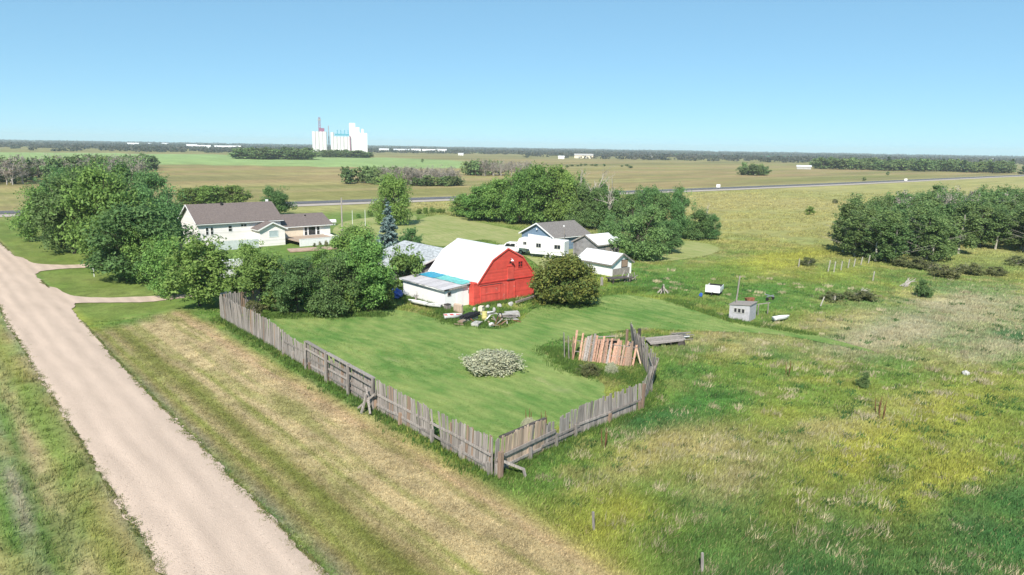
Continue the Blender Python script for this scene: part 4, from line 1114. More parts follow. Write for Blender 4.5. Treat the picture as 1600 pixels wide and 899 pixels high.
copse((27.07, 335.54), (105.03, 410.28), 40, 44, 'thin', 'grey bare topped poplar in the wood beyond the left tree row', 'bare poplars of the left wood', (9, 12), (2.6, 3.6), 7)
copse((108.00, 454.80), (153.33, 538.32), 25, 12, 'far', 'tree at the right tip of the left wood', 'trees at the tip of the left wood', (8, 10), (4, 5), 8)
copse((482.39, 291.43), (493.47, 275.78), 14, 9, 'far', 'tree in the small clump far right of the highway sign', 'trees of the small clump', (6, 10), (3.5, 5), 9)
copse((756.94, 372.64), (836.89, 187.27), 90, 70, 'far', 'leafy tree of the farm belt on the right horizon', 'leafy trees of the farm belt', (8, 13), (6, 10), 10)
copse((790.26, 304.70), (866.20, 193.91), 60, 10, 'conifer', 'dark conifer of the farm belt on the right horizon', 'conifers of the farm belt', (10, 15), (3.5, 5), 11)
copse((292.03, 797.93), (366.53, 770.10), 60, 34, 'far', 'tree of the far bluff left of the grain elevator', 'trees of the far bluff', (9, 14), (8, 13), 12)
copse((448.85, 919.01), (500.74, 884.35), 40, 20, 'far', 'tree of the low belt before the grain elevator', 'trees before the grain elevator', (7, 11), (8, 12), 13)
rg = random.Random(9)
FB = [(479.70, 472.25), (518.93, 504.61), (526.02, 503.38), (530.79, 502.56), (556.29, 520.23), (564.79, 518.89), (549.37, 499.34), (560.10, 497.49), (562.94, 475.75), (590.67, 492.20), (535.17, 441.89)]
for (px, py), l in zip(FB, by_place(FB, 'tiny dark bush in the scattered row on the far field')):
    tree('far', px, py, rg.uniform(1.5, 3), rg.uniform(1.5, 3), l, 'bushes on the far field', name='far_bush', cat='bush')
for p, lab in [((477.88, 199.31, 2.47, 1.41), 'lone dark bush by the highway'), ((626.70, 242.73, 3.15, 1.53), 'lone thin tree past the highway'), ((440.21, 655.09, 4.14, 1.79), 'lone bush in the green crop')]:
    tree('far', *p, lab, name='far_bush', cat='bush')
# young trees in a row behind the yard
belt('bush', [(106.27, 159.89, 1.38, 0.87), (107.74, 159.00, 1.72, 0.87), (110.42, 159.55, 1.74, 1.06), (111.91, 158.65, 1.40, 0.88), (112.81, 158.11, 1.22, 0.79), (91.63, 160.58, 1.64, 0.84), (87.56, 159.20, 0.97, 0.66)], 'young shrub in the row along the back of the yard', 'young shrubs behind the yard', name='young_shrub', cat='shrub')

# the wooded horizon: one mass nobody could count
def treeline():
    rg = np.random.default_rng(77)
    V, T_ = [], []
    for (d0, d1, n, hh, a0, a1) in ((1700, 2600, 2300, 7.0, -10, 88), (2600, 4200, 3300, 7.0, -10, 88), (4200, 8000, 3900, 7.5, -10, 88), (1250, 1700, 420, 7.5, 42, 88), (1350, 1700, 260, 8, -4, 20)):
        a = np.radians(rg.uniform(a0, a1, n)); d = d0 + (d1 - d0) * rg.uniform(0, 1, n) ** 1.2
        X, Y = d * np.sin(a), d * np.cos(a)
        k = fbm(X / 500, Y / 380, 300) + 0.1 * rg.uniform(-1, 1, n) > 0.47
        k &= ~((np.abs(X - 690) < 60) & (np.abs(Y - 1315) < 60)) & ~in_poly(X, Y, CROP)
        X, Y = X[k], Y[k]
        r_ = np.hypot(X, Y) * 0.006 * rg.uniform(0.7, 1.4, len(X)); h_ = hh * rg.uniform(0.4, 1.25, len(X)) * (0.6 + 0.8 * fbm(X / 160, Y / 160, 301))
        c = np.stack([X, Y, h_ * 0.48], -1)
        v, t = leaves(c, np.stack([r_, r_, h_ * 0.5], -1), 22, 1.0, rg, 0.7, 0.3)
        # leaf size grows with distance
        v = v.reshape(-1, 4, 3); m = v.mean(1, keepdims=True); s_ = np.repeat(np.hypot(X, Y) * 0.0024, 22)[:, None, None]
        v = m + (v - m) * s_; v[..., 2] = np.maximum(v[..., 2], 0.1)
        V.append(v.reshape(-1, 3)); T_.append(t)
    me = arr_mesh('far_woodland', np.concatenate(V), 4, np.concatenate(T_))
    tag(link('far_woodland', me, 'leaf_treeline'), 'far wooded belts along the whole horizon', 'woodland', kind='stuff')
treeline()

# ------------------------------------------------------------------ red barn with white annex
def build_barn():
    b = thing('barn', 'red gambrel barn with white metal roof and low white annex', 'barn', (49.7, 62.6, 0))
    W, D = 8.7, 9.9
    prof = [(0, -0.3), (0, 2.7), (2.0, 5.05), (4.35, 6.22), (6.7, 5.05), (W, 2.7), (W, -0.3)]
    part('wall', MB().prism(prof, 0, D), 'red', b)
    ov = 0.08
    rp = [(-0.25, 2.45), (2.0, 5.08), (4.35, 6.27), (6.7, 5.08), (W + 0.25, 2.45)]
    for i in range(4):
        (x0, z0), (x1, z1) = rp[i], rp[i + 1]
        t = part('roof_slope', MB().slab([(x0, -ov, z0), (x1, -ov, z1), (x1, D + ov, z1), (x0, D + ov, z0)], -0.07 if i > 9 else 0.07), 'white_metal', b)
        n = 12
        for k in range(1, n):
            y = -ov + (D + 2 * ov) * k / n
            part('seam', MB().beam((x0, y, z0 + 0.085), (x1, y, z1 + 0.085), 0.05, 0.05), 'white_metal', t)
    # rake trim on the front gable
    for i in range(4):
        (x0, z0), (x1, z1) = rp[i], rp[i + 1]
        part('rake_board', MB().beam((x0, -ov - 0.02, z0 - 0.05), (x1, -ov - 0.02, z1 - 0.05), 0.05, 0.16), 'red', b)
    part('ridge_cap', MB().beam((4.35, -ov, 6.36), (4.35, D + ov, 6.36), 0.3, 0.06), 'white_metal', b)
    part('corner_wall', MB().box(-0.72, 0.0, -0.03, 0.9, -0.3, 2.62), 'red', b)
    part('drip_board', MB().box(-0.72, W, -0.06, -0.005, 2.42, 2.52), 'red_trim', b)
    d = part('sliding_door', MB().box(0.2, 3.2, -0.11, -0.04, 0.08, 2.12), 'red_door', b)
    part('door_track', MB().box(0.1, 3.5, -0.13, -0.05, 2.16, 2.22), 'darkwood', b)
    for z in (0.2, 1.05, 1.95): part('door_rail', MB().box(0.24, 3.16, -0.14, -0.11, z, z + 0.14), 'red', d)
    d = part('barn_door', MB().box(3.28, 5.55, -0.09, -0.03, 0.08, 2.2), 'red_door', b)
    for x in (3.28, 4.4, 5.4): part('door_stile', MB().box(x, x + 0.12, -0.12, -0.09, 0.1, 2.18), 'red', d)
    d = part('loft_door', MB().box(4.3, 5.3, -0.08, -0.02, 2.5, 4.02), 'red_door', b)
    part('loft_sill', MB().box(4.2, 5.4, -0.13, -0.02, 2.40, 2.49), 'darkwood', d)
    part('door_head', MB().box(4.2, 5.4, -0.11, -0.02, 4.03, 4.11), 'red_trim', d)
    window(b, 'x', 0.0, 6.05, 3.85, 0.62, 0.62, 'glass', (1, 1), 'red_trim')
    l = part('lamp_bracket', MB().tube([(4.75, 0, 4.95), (4.75, -0.25, 5.05), (4.75, -0.38, 4.92)], 0.03, 5), 'steel', b)
    part('lamp_shade', MB().cyl((4.75, -0.4), 0.07, 4.9, 4.98, 10).cyl((4.75, -0.4), 0.2, 4.76, 4.9, 12, 0.07), 'white', l)
    part('vent', MB().prism([(4.62, 4.42), (4.98, 4.5), (4.72, 4.72)], -0.05, -0.005), 'dark', b)
    # annex
    ax0, ax1, ay0, ay1 = -4.15, -0.03, 0.95, 9.6
    part('annex_wall', MB().prism([(ax0, -0.3), (ax0, 1.9), (ax1, 2.28), (ax1, -0.3)], ay0, ay1), 'stucco', b)
    def rz(x): return 2.16 + (x - ax0) * 0.085
    part('annex_fascia', MB().box(ax0 - 0.36, ax0 - 0.28, ay0 - 0.3, ay1 + 0.3, 2.0, 2.14), 'white', b)
    nb = 15
    for i in range(nb):
        y0 = ay0 - 0.35 + (ay1 - ay0 + 0.7) * i / nb; y1 = ay0 - 0.35 + (ay1 - ay0 + 0.7) * (i + 1) / nb - 0.03
        x0 = ax0 - 0.42 + rng.uniform(-.06, .06); x1 = ax1 + 0.3
        dz = rng.uniform(0, 0.03)
        part('roof_board', MB().slab([(x0, y0, rz(x0) + dz), (x1, y0, rz(x1) + dz), (x1, y1, rz(x1) + dz), (x0, y1, rz(x0) + dz)], 0.045), 'palewood', b)
    part('roof_deck', MB().slab([(ax0 - 0.25, ay0 - 0.22, rz(ax0 - 0.25) - 0.09), (ax1, ay0 - 0.22, rz(ax1) - 0.09), (ax1, ay1 + 0.2, rz(ax1) - 0.09), (ax0 - 0.25, ay1 + 0.2, rz(ax0 - 0.25) - 0.09)], 0.07), 'darkwood', b)
    part('eave_board', MB().beam((ax0 + 0.4, ay0 - 0.33, 2.1), (ax0 + 2.9, ay0 - 0.33, 2.3), 0.06, 0.14), 'greywood', b)
    for u in (ax0 + 0.45, ax0 + 3.4):
        window(b, 'x', ay0, u, 1.35, 0.36, 0.36, 'glass', (0, 0), 'greywood')
    part('annex_door', MB().box(ax0 + 1.7, ax0 + 2.55, ay0 - 0.04, ay0 - 0.002, -0.02, 1.85), 'white', b)
    # tarps lying on the annex roof
    def tarp(name, y0, y1, x0, x1, mat, label):
        nx, ny = 8, 14; v = []; f = []
        for j in range(ny + 1):
            for i in range(nx + 1):
                x = x0 + (x1 - x0) * i / nx; y = y0 + (y1 - y0) * j / ny
                e = rng.uniform(-0.05, 0.05)
                v.append((x + (e if i in (0, nx) else 0), y + (e if j in (0, ny) else 0), rz(x) + 0.10 + rng.uniform(0, 0.05) + max(0, x - ax1 + 0.02) * 0.9))
        for j in range(ny):
            for i in range(nx):
                a = j * (nx + 1) + i; f.append((a, a + 1, a + nx + 2, a + nx + 1))
        o = part(name, MB().add(v, f), mat)
        m = o.modifiers.new('thickness', 'SOLIDIFY'); m.thickness = 0.012
        o.location = (49.7, 62.6, 0)
        tag(o, label, 'tarp')
    tarp('tarp', 0.75, 6.1, -1.9, 0.12, 'teal', 'teal tarp laid where the annex roof meets the barn')
    tarp('tarp', 6.2, 9.3, -2.1, 0.12, 'tarpblue', 'blue tarp at the far end of the annex roof')
build_barn()

# things round the barn
def lumber(name, label, loc, rz, n, length, mat, cat='lumber', spread=0.6, hgt=0.25, group=None):
    t = thing(name, label, cat, loc, rz, group)
    for i in range(n):
        y = rng.uniform(-spread, spread); a = rng.uniform(-0.16, 0.16); L_ = length * rng.uniform(0.6, 1.05); z = 0.04 + hgt * i / n
        dx, dy = math.cos(a) * L_ / 2, math.sin(a) * L_ / 2; o = rng.uniform(-0.3, 0.3)
        part('plank', MB().beam((o - dx, y - dy, z), (o + dx, y + dy, z + rng.uniform(-.02, .12)), rng.uniform(0.12, 0.24), 0.04), mat if isinstance(mat, str) else rng.choice(mat), t)
    return t

def hull(L_, W_, Hh_, n=14):
    mb = MB(); v = []; f = []; m = 8
    for i in range(n + 1):
        t = i / n; w = W_ / 2 * (1 - (2 * max(0, t - 0.45) / 1.1) ** 2) if t > 0.45 else W_ / 2 * (0.82 + 0.18 * t / 0.45)
        w = max(0.02, w); zb = 0.0 + Hh_ * 0.55 * max(0, t - 0.7) / 0.3
        for k in range(m + 1):
            a = math.pi * k / m
            v.append((t * L_ - L_ / 2, -math.cos(a) * w, Hh_ - (Hh_ - zb) * math.sin(a) ** 0.7))
    for i in range(n):
        for k in range(m):
            a = i * (m + 1) + k; f.append((a, a + 1, a + m + 2, a + m + 1))
    f.append(tuple(range(m + 1)))
    mb.add(v, f)
    return mb
def boat(name, label, loc, rz, L_, W_, Hh_, mh, md, flip=False):
    t = thing(name, label, 'boat', loc, rz)
    h = part('hull', hull(L_, W_, Hh_), mh, t, True)
    d = part('deck', MB().add([(-L_ / 2, -W_ * .4, Hh_ * 0.9), (L_ * .1, -W_ * .45, Hh_ * .9), (L_ * .45, 0, Hh_ * .93), (L_ * .1, W_ * .45, Hh_ * .9), (-L_ / 2, W_ * .4, Hh_ * .9)], [(0, 1, 2, 3, 4)]), md, t)
    for x in (-L_ * .25, L_ * .08): part('seat', MB().box(x - .12, x + .12, -W_ * .38, W_ * .38, Hh_ * .92, Hh_ * .97), mh, t)
    if flip: t.rotation_euler = (R(10), 0, rz)
    return t
boat('rowing_boat', 'small red decked boat lying in the weeds before the annex', (*(43.18, 58.72), 0.1), R(-20), 2.0, 0.95, 0.45, 'white', 'boatred')
boat('upturned_boat', 'long narrow white boat lying along the annex wall', (*(43.72, 66.37), 0.25), R(100), 3.0, 0.8, 0.32, 'white', 'white')
boat('upturned_boat', 'shorter white boat behind the weeds at the annex corner', (*(44.38, 64.24), 0.2), R(118), 2.2, 0.8, 0.32, 'white', 'concrete')
t = thing('bale_pile', 'heap of black plastic pipes piled on a pale box', 'pipes', (*(44.35, 57.47), 0), R(20))
part('crate', MB().box(-0.9, 0.9, -0.55, 0.55, 0, 0.3), 'concrete', t)
for i in range(14):
    y = -0.55 + (i % 6) * 0.2; z = 0.38 + (i // 6) * 0.15
    part('pipe', MB().tube([(-1.0 + rng.uniform(-.2, .2), y, z), (1.0 + rng.uniform(-.2, .2), y + rng.uniform(-.1, .1), z + rng.uniform(-.05, .1))], 0.09, 7), 'dark', t)
t.name = 'pipe_heap'
t = thing('barrel', 'faded yellow barrel standing in the junk before the barn', 'barrel', (*(45.64, 56.48), 0))
part('drum', MB().cyl((0, 0), 0.28, 0, 0.85, 16), 'yellow', t)
for z in (0.28, 0.56, 0.83): part('hoop', MB().cyl((0, 0), 0.3, z, z + 0.04, 16), 'yellow', t)
t = thing('frame_heap', 'bent metal frame and grey boards heaped before the barn', 'scrap', (*(45.89, 54.55), 0), R(20))
for i in range(12):
    p = Vector((rng.uniform(-1.1, .9), rng.uniform(-.8, .8), 0.05)); q = p + Vector((rng.uniform(-1, 1), rng.uniform(-.9, .9), rng.uniform(.1, .7)))
    part('rod' if i % 2 else 'board', MB().beam(p, q, 0.05 if i % 2 else 0.2, 0.05), 'rust' if i % 2 else rng.choice(['greywood', 'tanwood']), t)
part('hoop', MB().tube([(0.5 + 0.5 * math.cos(a), 0.1, 0.5 + 0.5 * math.sin(a)) for a in np.linspace(-0.6, 3.6, 14)], 0.05, 5), 'dark', t)
lumber('pallet_stack', 'stack of bluish grey boards at the right of the barn junk', (*(47.72, 55.25), 0), R(-35), 12, 2.2, ['greywood', 'concrete'], 'lumber', 0.8, 0.5)
lumber('board_stack', 'white boards stacked between the junk and the barn corner', (*(47.38, 58.08), 0), R(10), 7, 2.0, ['white', 'greywood', 'concrete'], 'lumber', 0.5, 0.3)
for (px, c_, sz, mt, lab, cat, rz_) in [((42.77, 56.60), 0, (.35, .3, .18), 'brownwood', 'tan wooden box in the weeds right of the red boat', 'box', .3), ((43.64, 55.26), 0, (.6, .4, .15), 'concrete', 'pale tub lying in front of the black pipes', 'tub', .5),
                                       ((44.51, 53.93), 0, (.2, .2, .17), 'white', 'white pail in the weeds at the front of the junk', 'pail', .1), ((45.36, 60.74), 0, (.12, .6, .5), 'tanwood', 'thin tan frame leaning left of the black pipes', 'frame', .2),
                                       ((49.11, 56.02), 0, (.8, .5, .24), 'concrete', 'bluish grey cabinet on its back at the right of the junk', 'cabinet', -.5), ((47.96, 59.93), 0, (.3, .25, .28), 'cream', 'cream box against the red barn corner', 'box', .4)]:
    t = thing(cat, lab, cat, (*px, 0), rz_)
    part('body', MB().prism([(-sz[0], 0), (sz[0], 0), (sz[0] * .9, sz[2] * 2), (-sz[0] * .95, sz[2] * 1.8)], -sz[1], sz[1]), mt, t)
    part('rim', MB().beam((-sz[0], -sz[1] - .02, sz[2] * 1.8), (sz[0] * .9, -sz[1] - .02, sz[2] * 2), 0.05), 'greywood', t)
for i in range(9):
    px = Vector((42.56, 57.10)).lerp(Vector((47.42, 54.07)), i / 8)
    single('loose_board', MB().beam((-rng.uniform(.4, .9), 0, .06), (rng.uniform(.4, .9), .1, rng.uniform(.1, .5)), 0.14, 0.04), rng.choice(['greywood', 'tanwood', 'white', 'rust', 'brownwood']), 'loose board lying in the junk before the barn, ' + ('leftmost one' if i == 0 else 'rightmost one' if i == 8 else ORD[i - 1] + ' from left'), 'board', (px.x + rng.uniform(-.6, .6), px.y + rng.uniform(-.9, .9), 0), rng.uniform(0, 3), 'loose boards before the barn')
for i, (px, lab) in enumerate([((49.34, 60.49), 'pale grey stone under the sliding door'), ((48.91, 58.83), 'upright pale stone before the barn door'), ((50.80, 60.20), 'rounded grey stone before the barn door'), ((52.29, 59.91), 'grey stone at the right of the barn door'), ((47.34, 60.41), 'pale stone at the corner of barn and annex')]):
    single('stone', MB().lump((0, 0, 0.18), (0.24 + .03 * i, 0.2, 0.2 + 0.08 * (i % 2)), 7, 5, 0.3), 'concrete', lab, 'stone', (*px, 0), i, 'stones before the barn')
single('long_beam', MB().beam((0, 0, 0.35), (5.4, 1.1, 0.45), 0.22, 0.22), 'greywood', 'long grey beam lying from the barn corner to the big shrub', 'beam', (*(52.99, 59.80), 0), R(2))
t = thing('tarp_heap', 'heap under a deep blue tarp left of the annex', 'tarp', (*(43.83, 71.50), 0), 0.4)
part('cover', MB().lump((0, 0, 0.5), (1.1, 0.9, 0.75), 14, 8, 0.16), 'deepblue', t)
part('rope', MB().tube([(-1.1, 0, 0.3), (-0.5, -0.1, 1.15), (0.5, 0, 1.2), (1.15, 0.1, 0.3)], 0.03, 5), 'white', t)
t = thing('crate', 'grey crate standing against the annex corner', 'crate', (*(45.32, 62.72), 0), 0.1)
part('box', MB().box(-.3, .3, -.25, .25, 0, .6), 'greywood', t); part('lid', MB().box(-.34, .34, -.29, .29, .6, .65), 'darkwood', t)
o = link('bare_shrub', dead_tree(8, 2.2).mesh('bare_shrub'), 'deadbark'); o.location = (*(43.92, 67.06), 0); o.scale = (0.8, 0.8, 1)
tag(o, 'small bare shrub against the white annex wall', 'shrub')

# ------------------------------------------------------------------ gable building helper (local: x 0..W, y 0..D)
def gable(b, W, D, ze, zr, axis, wall, roof, ov=0.35, t=0.12, trim='white', zb=-0.3, prefix=''):
    """ridge along `axis`; walls and two roof slopes with trim"""
    if axis == 'y':
        part(prefix + 'wall', MB().prism([(0, zb), (0, ze), (W / 2, zr), (W, ze), (W, zb)], 0, D, 'xz'), wall, b)
        k = (zr - ze) / (W / 2); e = ze - k * ov + 0.02
        for s_ in (0, 1):
            x0, x1 = (-ov, W / 2) if s_ == 0 else (W + ov, W / 2)
            q = [(x0, -ov, e), (x1, -ov, zr + 0.02), (x1, D + ov, zr + 0.02), (x0, D + ov, e)]
            if s_ == 1: q = [q[1], q[0], q[3], q[2]]
            r_ = part(prefix + 'roof', MB().slab(q, t), roof, b)
            part('fascia', MB().beam((x0, -ov, e + 0.02), (x0, D + ov, e + 0.02), 0.05, 0.2), trim, r_)
            part('rake_board', MB().beam((x0, -ov - 0.03, e + 0.02), (x1, -ov - 0.03, zr + 0.04), 0.05, 0.22), trim, r_)
    else:
        part(prefix + 'wall', MB().prism([(0, zb), (0, ze), (D / 2, zr), (D, ze), (D, zb)], 0, W, 'yz'), wall, b)
        k = (zr - ze) / (D / 2); e = ze - k * ov + 0.02
        for s_ in (0, 1):
            y0, y1 = (-ov, D / 2) if s_ == 0 else (D + ov, D / 2)
            q = [(-ov, y0, e), (W + ov, y0, e), (W + ov, y1, zr + 0.02), (-ov, y1, zr + 0.02)]
            if s_ == 1: q = [q[3], q[2], q[1], q[0]]
            r_ = part(prefix + 'roof', MB().slab(q, t), roof, b)
            part('fascia', MB().beam((-ov, y0, e + 0.02), (W + ov, y0, e + 0.02), 0.05, 0.2), trim, r_)
            part('rake_board', MB().beam((-ov - 0.03, y0, e + 0.02), (-ov - 0.03, y1, zr + 0.04), 0.05, 0.22), trim, r_)

# pale roofed workshop behind the barn
b = thing('workshop', 'outbuilding with a pale weathered shingle roof behind the barn', 'outbuilding', (48.4, 75.4, 0))
gable(b, 13.4, 11.0, 2.35, 4.35, 'y', 'greyboards', 'shingle_pale', 0.4, 0.12, 'white')
window(b, 'x', 0, 1.0, 0.9, 0.8, 0.8, 'glass', (1, 0), 'tanwood')
part('door', MB().box(2.4, 3.3, -0.05, -0.003, 0, 1.95), 'tanwood', b)
part('chimney', MB().cyl((1.2, 8.3), 0.14, 2.5, 3.9, 10), 'white', b)

# blue garage
b = thing('garage', 'blue garage with brown shingle roof and white overhead door', 'garage', (87.3, 88.6, 0))
gable(b, 9.0, 8.6, 2.45, 4.5, 'x', 'blue', 'shingle_tan', 0.4, 0.12, 'white')
d = part('overhead_door', MB().box(-0.05, -0.004, 1.6, 6.6, 0.02, 2.25), 'white', b)
for z in (0.58, 1.14, 1.7): part('door_panel', MB().box(-0.075, -0.05, 1.65, 6.55, z - 0.5, z), 'white', d)
part('door_frame', MB().box(-0.07, -0.004, 1.42, 1.58, 0, 2.4).box(-0.07, -0.004, 6.62, 6.78, 0, 2.4).box(-0.07, -0.004, 1.58, 6.62, 2.26, 2.4), 'white', b)
l = part('lamp_bracket', MB().box(-0.2, 0, 4.24, 4.36, 3.5, 3.6), 'steel', b)
part('lamp_head', MB().cyl((-0.25, 4.3), 0.16, 3.42, 3.62, 10, 0.08), 'white', l)
part('roof_vent', MB().cyl((5.0, 2.6), 0.14, 3.6, 4.05, 10), 'white', b)
window(b, 'x', 0, 5.6, 1.0, 1.0, 0.8, 'glass', (1, 0), 'white')
single('yard_pole', MB().tube([(0, 0, -0.3), (0.03, 0, 4.1)], 0.06, 6), 'greywood', 'slim grey pole before the blue garage', 'pole', (*(89.03, 87.81), 0))

# grey board shed and white roofed shed
b = thing('board_shed', 'weathered grey board shed with a white metal roof', 'shed', (86.4, 77.4, 0))
gable(b, 5.4, 5.6, 2.4, 3.75, 'x', 'greyboards', 'white_metal', 0.25, 0.06, 'greywood')
part('door', MB().box(2.0, 3.0, -0.05, -0.004, 0, 1.9), 'greywood', b)
part('loose_board', MB().beam((3.4, -0.2, 0.1), (3.7, -0.06, 2.2), 0.2, 0.04), 'greywood', b)
part('loose_sheet', MB().slab([(4.2, -0.3, 2.75), (5.9, -0.35, 2.62), (5.95, 1.2, 3.25), (4.2, 1.2, 3.3)], 0.03), 'white_metal', b)
b = thing('white_shed', 'small white shed with a white metal roof and broken gable', 'shed', (76.6, 65.9, 0))
gable(b, 4.4, 6.5, 1.75, 3.05, 'y', 'white', 'white_metal', 0.35, 0.06, 'greywood')
part('gable_boards', MB().box(0.35, 4.1, -0.05, -0.004, 0.0, 0.95), 'greywood', b)
part('opening', MB().box(2.2, 3.6, -0.06, -0.004, 1.0, 2.15), 'darkwood', b)
for x in (0.0, 4.24): part('corner_post', MB().box(x, x + 0.18, -0.08, -0.005, -0.2, 1.85), 'white', b)
part('shutter', MB().box(2.3, 3.5, -0.09, -0.065, 1.1, 2.05), 'brownwood', b)
# broken hay rack beside it
t = thing('hay_rack', 'collapsed dark hay rack of broken boards beside the white shed', 'wagon', (*(74.84, 61.97), 0), R(-15))
part('bed', MB().box(-2.6, 1.2, -0.7, 0.7, 0.55, 0.66), 'darkwood', t)
for x, y in ((-2.2, -.6), (0.6, -.6), (-2.2, .6), (0.6, .6)): part('leg', MB().beam((x, y, -0.1), (x + .05, y, 0.6), 0.14), 'darkwood', t)
for i in range(10):
    p = Vector((rng.uniform(-0.4, 2.2), rng.uniform(-.7, .7), 0.02)); q = p + Vector((rng.uniform(-.5, .9), rng.uniform(-.5, .5), rng.uniform(.6, 1.5)))
    part('broken_board', MB().beam(p, q, 0.16, 0.05), rng.choice(['greywood', 'greywood', 'white']), t)
single('gate_post', MB().beam((0, 0, -0.2), (0.02, 0, 1.1), 0.26), 'greywood', 'stout grey post left of the hay rack', 'post', (*(70.21, 61.95), 0))
t = thing('branch_heap', 'small heap of bleached branches right of the white shed', 'branches', (*(72.76, 53.75), 0))
for i in range(9):
    a = i * 0.7; part('branch', MB().tube([(math.cos(a) * .9, math.sin(a) * .7, 0.02), (math.cos(a) * .3, math.sin(a) * .2, 0.5), (-math.cos(a) * .2, 0, 0.8 + 0.05 * i)], [.05, .05, .03], 5), 'deadbark', t)
part('stake', MB().beam((-.35, -.1, -.1), (-.33, -.1, 1.0), 0.14), 'darkwood', t)

# ------------------------------------------------------------------ truck and fifth wheel
def wheel(parent, x, y, r, w):
    t = part('wheel', MB().tube([(x, y - w / 2, r), (x, y + w / 2, r)], r, 18), 'rubber', parent)
    part('rim', MB().tube([(x, y - w / 2 - 0.01, r), (x, y + w / 2 + 0.01, r)], r * 0.6, 14), 'steel', t)
    return t
AX = math.atan2(0.9, -0.44)
b = thing('travel_trailer', 'white fifth wheel trailer parked in front of the garage', 'trailer', (80.9, 84.9, 0), AX)
part('body', MB().prism([(-4.3, 0.62), (1.6, 0.62), (1.9, 1.35), (4.0, 1.45), (4.25, 1.9), (3.7, 3.05), (-4.2, 3.0), (-4.3, 2.9)], -1.2, 1.2), 'white', b)
for x, z, w_, h_ in ((-3.6, 1.7, 1.0, 0.62), (-0.2, 1.75, 0.8, 0.62), (2.4, 2.05, 0.5, 0.45)):
    window(b, 'x', 1.2, x, z, w_, h_, 'glass', (1, 0), 'concrete', out=1)
part('stripe', MB().box(-4.25, 1.6, 1.203, 1.215, 1.05, 1.14), 'steel', b)
part('entry_door', MB().box(0.8, 1.45, 1.203, 1.23, 0.75, 2.6), 'white', b)
part('roof_unit', MB().prism([(-1.5, 3.03), (-0.5, 3.03), (-0.6, 3.32), (-1.35, 3.32)], -0.35, 0.35), 'white', b)
part('bumper', MB().box(-4.5, -4.32, -1.1, 1.1, 0.55, 0.72), 'steel', b)
for x in (-1.9, -1.05):
    for y in (-1.02, 1.02): wheel(b, x, y, 0.36, 0.24)
for y in (-0.7, 0.7): part('landing_leg', MB().beam((1.5, y, 0.0), (1.5, y, 0.7), 0.1), 'steel', b)
part('kingpin', MB().cyl((3.1, 0), 0.12, 1.05, 1.45, 8), 'dark', b)
b = thing('pickup_truck', 'white crew cab pickup truck beyond the nose of the trailer', 'truck', (79.5, 91.0, 0), AX + R(4))
part('body', MB().prism([(-2.9, 0.5), (2.9, 0.5), (2.95, 0.95), (2.8, 1.18), (1.45, 1.24), (0.75, 1.88), (-0.95, 1.9), (-1.1, 1.2), (-2.9, 1.2)], -0.95, 0.95), 'white', b)
for y, o_ in ((-0.95, -1), (0.95, 1)):
    for x0, x1 in ((-0.85, -0.05), (0.05, 0.75)):
        part('side_window', MB().prism([(x0, 1.26), (x1 + 0.25, 1.26), (x1 - 0.05, 1.78), (x0, 1.8)], y + o_ * 0.002, y + o_ * 0.012), 'glass', b)
part('windscreen', MB().slab([(1.44, -0.8, 1.27), (1.44, 0.8, 1.27), (0.8, 0.75, 1.86), (0.8, -0.75, 1.86)], 0.012), 'glass', b)
part('rear_window', MB().slab([(-1.11, -0.75, 1.3), (-0.975, -0.75, 1.82), (-0.975, 0.75, 1.82), (-1.11, 0.75, 1.3)], 0.012), 'glass', b)
part('bed', MB().box(-2.85, -1.15, -0.8, 0.8, 1.203, 1.21), 'dark', b)
part('bumper', MB().box(-3.05, -2.9, -0.9, 0.9, 0.5, 0.7), 'steel', b)
for y in (-0.7, 0.7): part('tail_light', MB().box(-2.93, -2.9, y - 0.1, y + 0.1, 0.8, 1.12), 'boatred', b)
for y in (-0.7, 0.7): part('headlight', MB().box(2.94, 2.97, y - 0.15, y + 0.15, 0.8, 0.98), 'steel', b)
for x in (-1.9, 1.9):
    for y in (-0.88, 0.88): wheel(b, x, y, 0.4, 0.26)

# ------------------------------------------------------------------ house
b = thing('house', 'long cream house with brown shingle roofs, entry gable and low wing', 'house', (38.6, 126.0, 0))
gable(b, 14.6, 9.4, 4.35, 7.1, 'x', 'siding', 'shingle', 0.45, 0.14, 'white')
for u, w_, h_, z in ((1.25, 0.42, 1.25, 2.25), (2.05, 0.42, 1.25, 2.25), (5.1, 0.6, 0.95, 2.65), (7.3, 1.0, 0.4, 3.35)):
    window(b, 'x', 0, u, z, w_, h_, 'glass', (0, 1) if w_ < .8 else (1, 0))
part('roof_vent', MB().cyl((5.6, 4.2), 0.22, 6.9, 7.45, 12), 'dark', b)
part('chimney', MB().box(14.1, 14.5, 4.9, 5.3, 6.5, 7.6), 'white', b)
# wing
wv = thing('w', None, None); col.objects.unlink(wv); bpy.data.objects.remove(wv)
def shift(fn, parent, dx, dy):
    before = set(parent.children)
    fn()
    for c in parent.children:
        if c not in before: c.location = (dx, dy, 0)
shift(lambda: gable(b, 10.0, 8.4, 2.85, 4.55, 'x', 'siding', 'shingle', 0.45, 0.13, 'white', prefix='wing_'), b, 14.62, 0.2)
def wing_bits():
    for u, w_, h_ in ((4.7, 0.55, 1.5), (5.5, 1.4, 1.5), (7.2, 0.55, 1.5)): window(b, 'x', 0, u, 0.95, w_, h_, 'glass', (0, 0) if w_ > 1 else (0, 1))
    part('panel_wall', MB().box(0.4, 4.4, -0.04, -0.003, 0.2, 2.7), 'cream', b)
    part('roof_vent', MB().cyl((6.4, 3.2), 0.16, 4.0, 4.5, 10), 'dark', b)
shift(wing_bits, b, 14.62, 0.2)
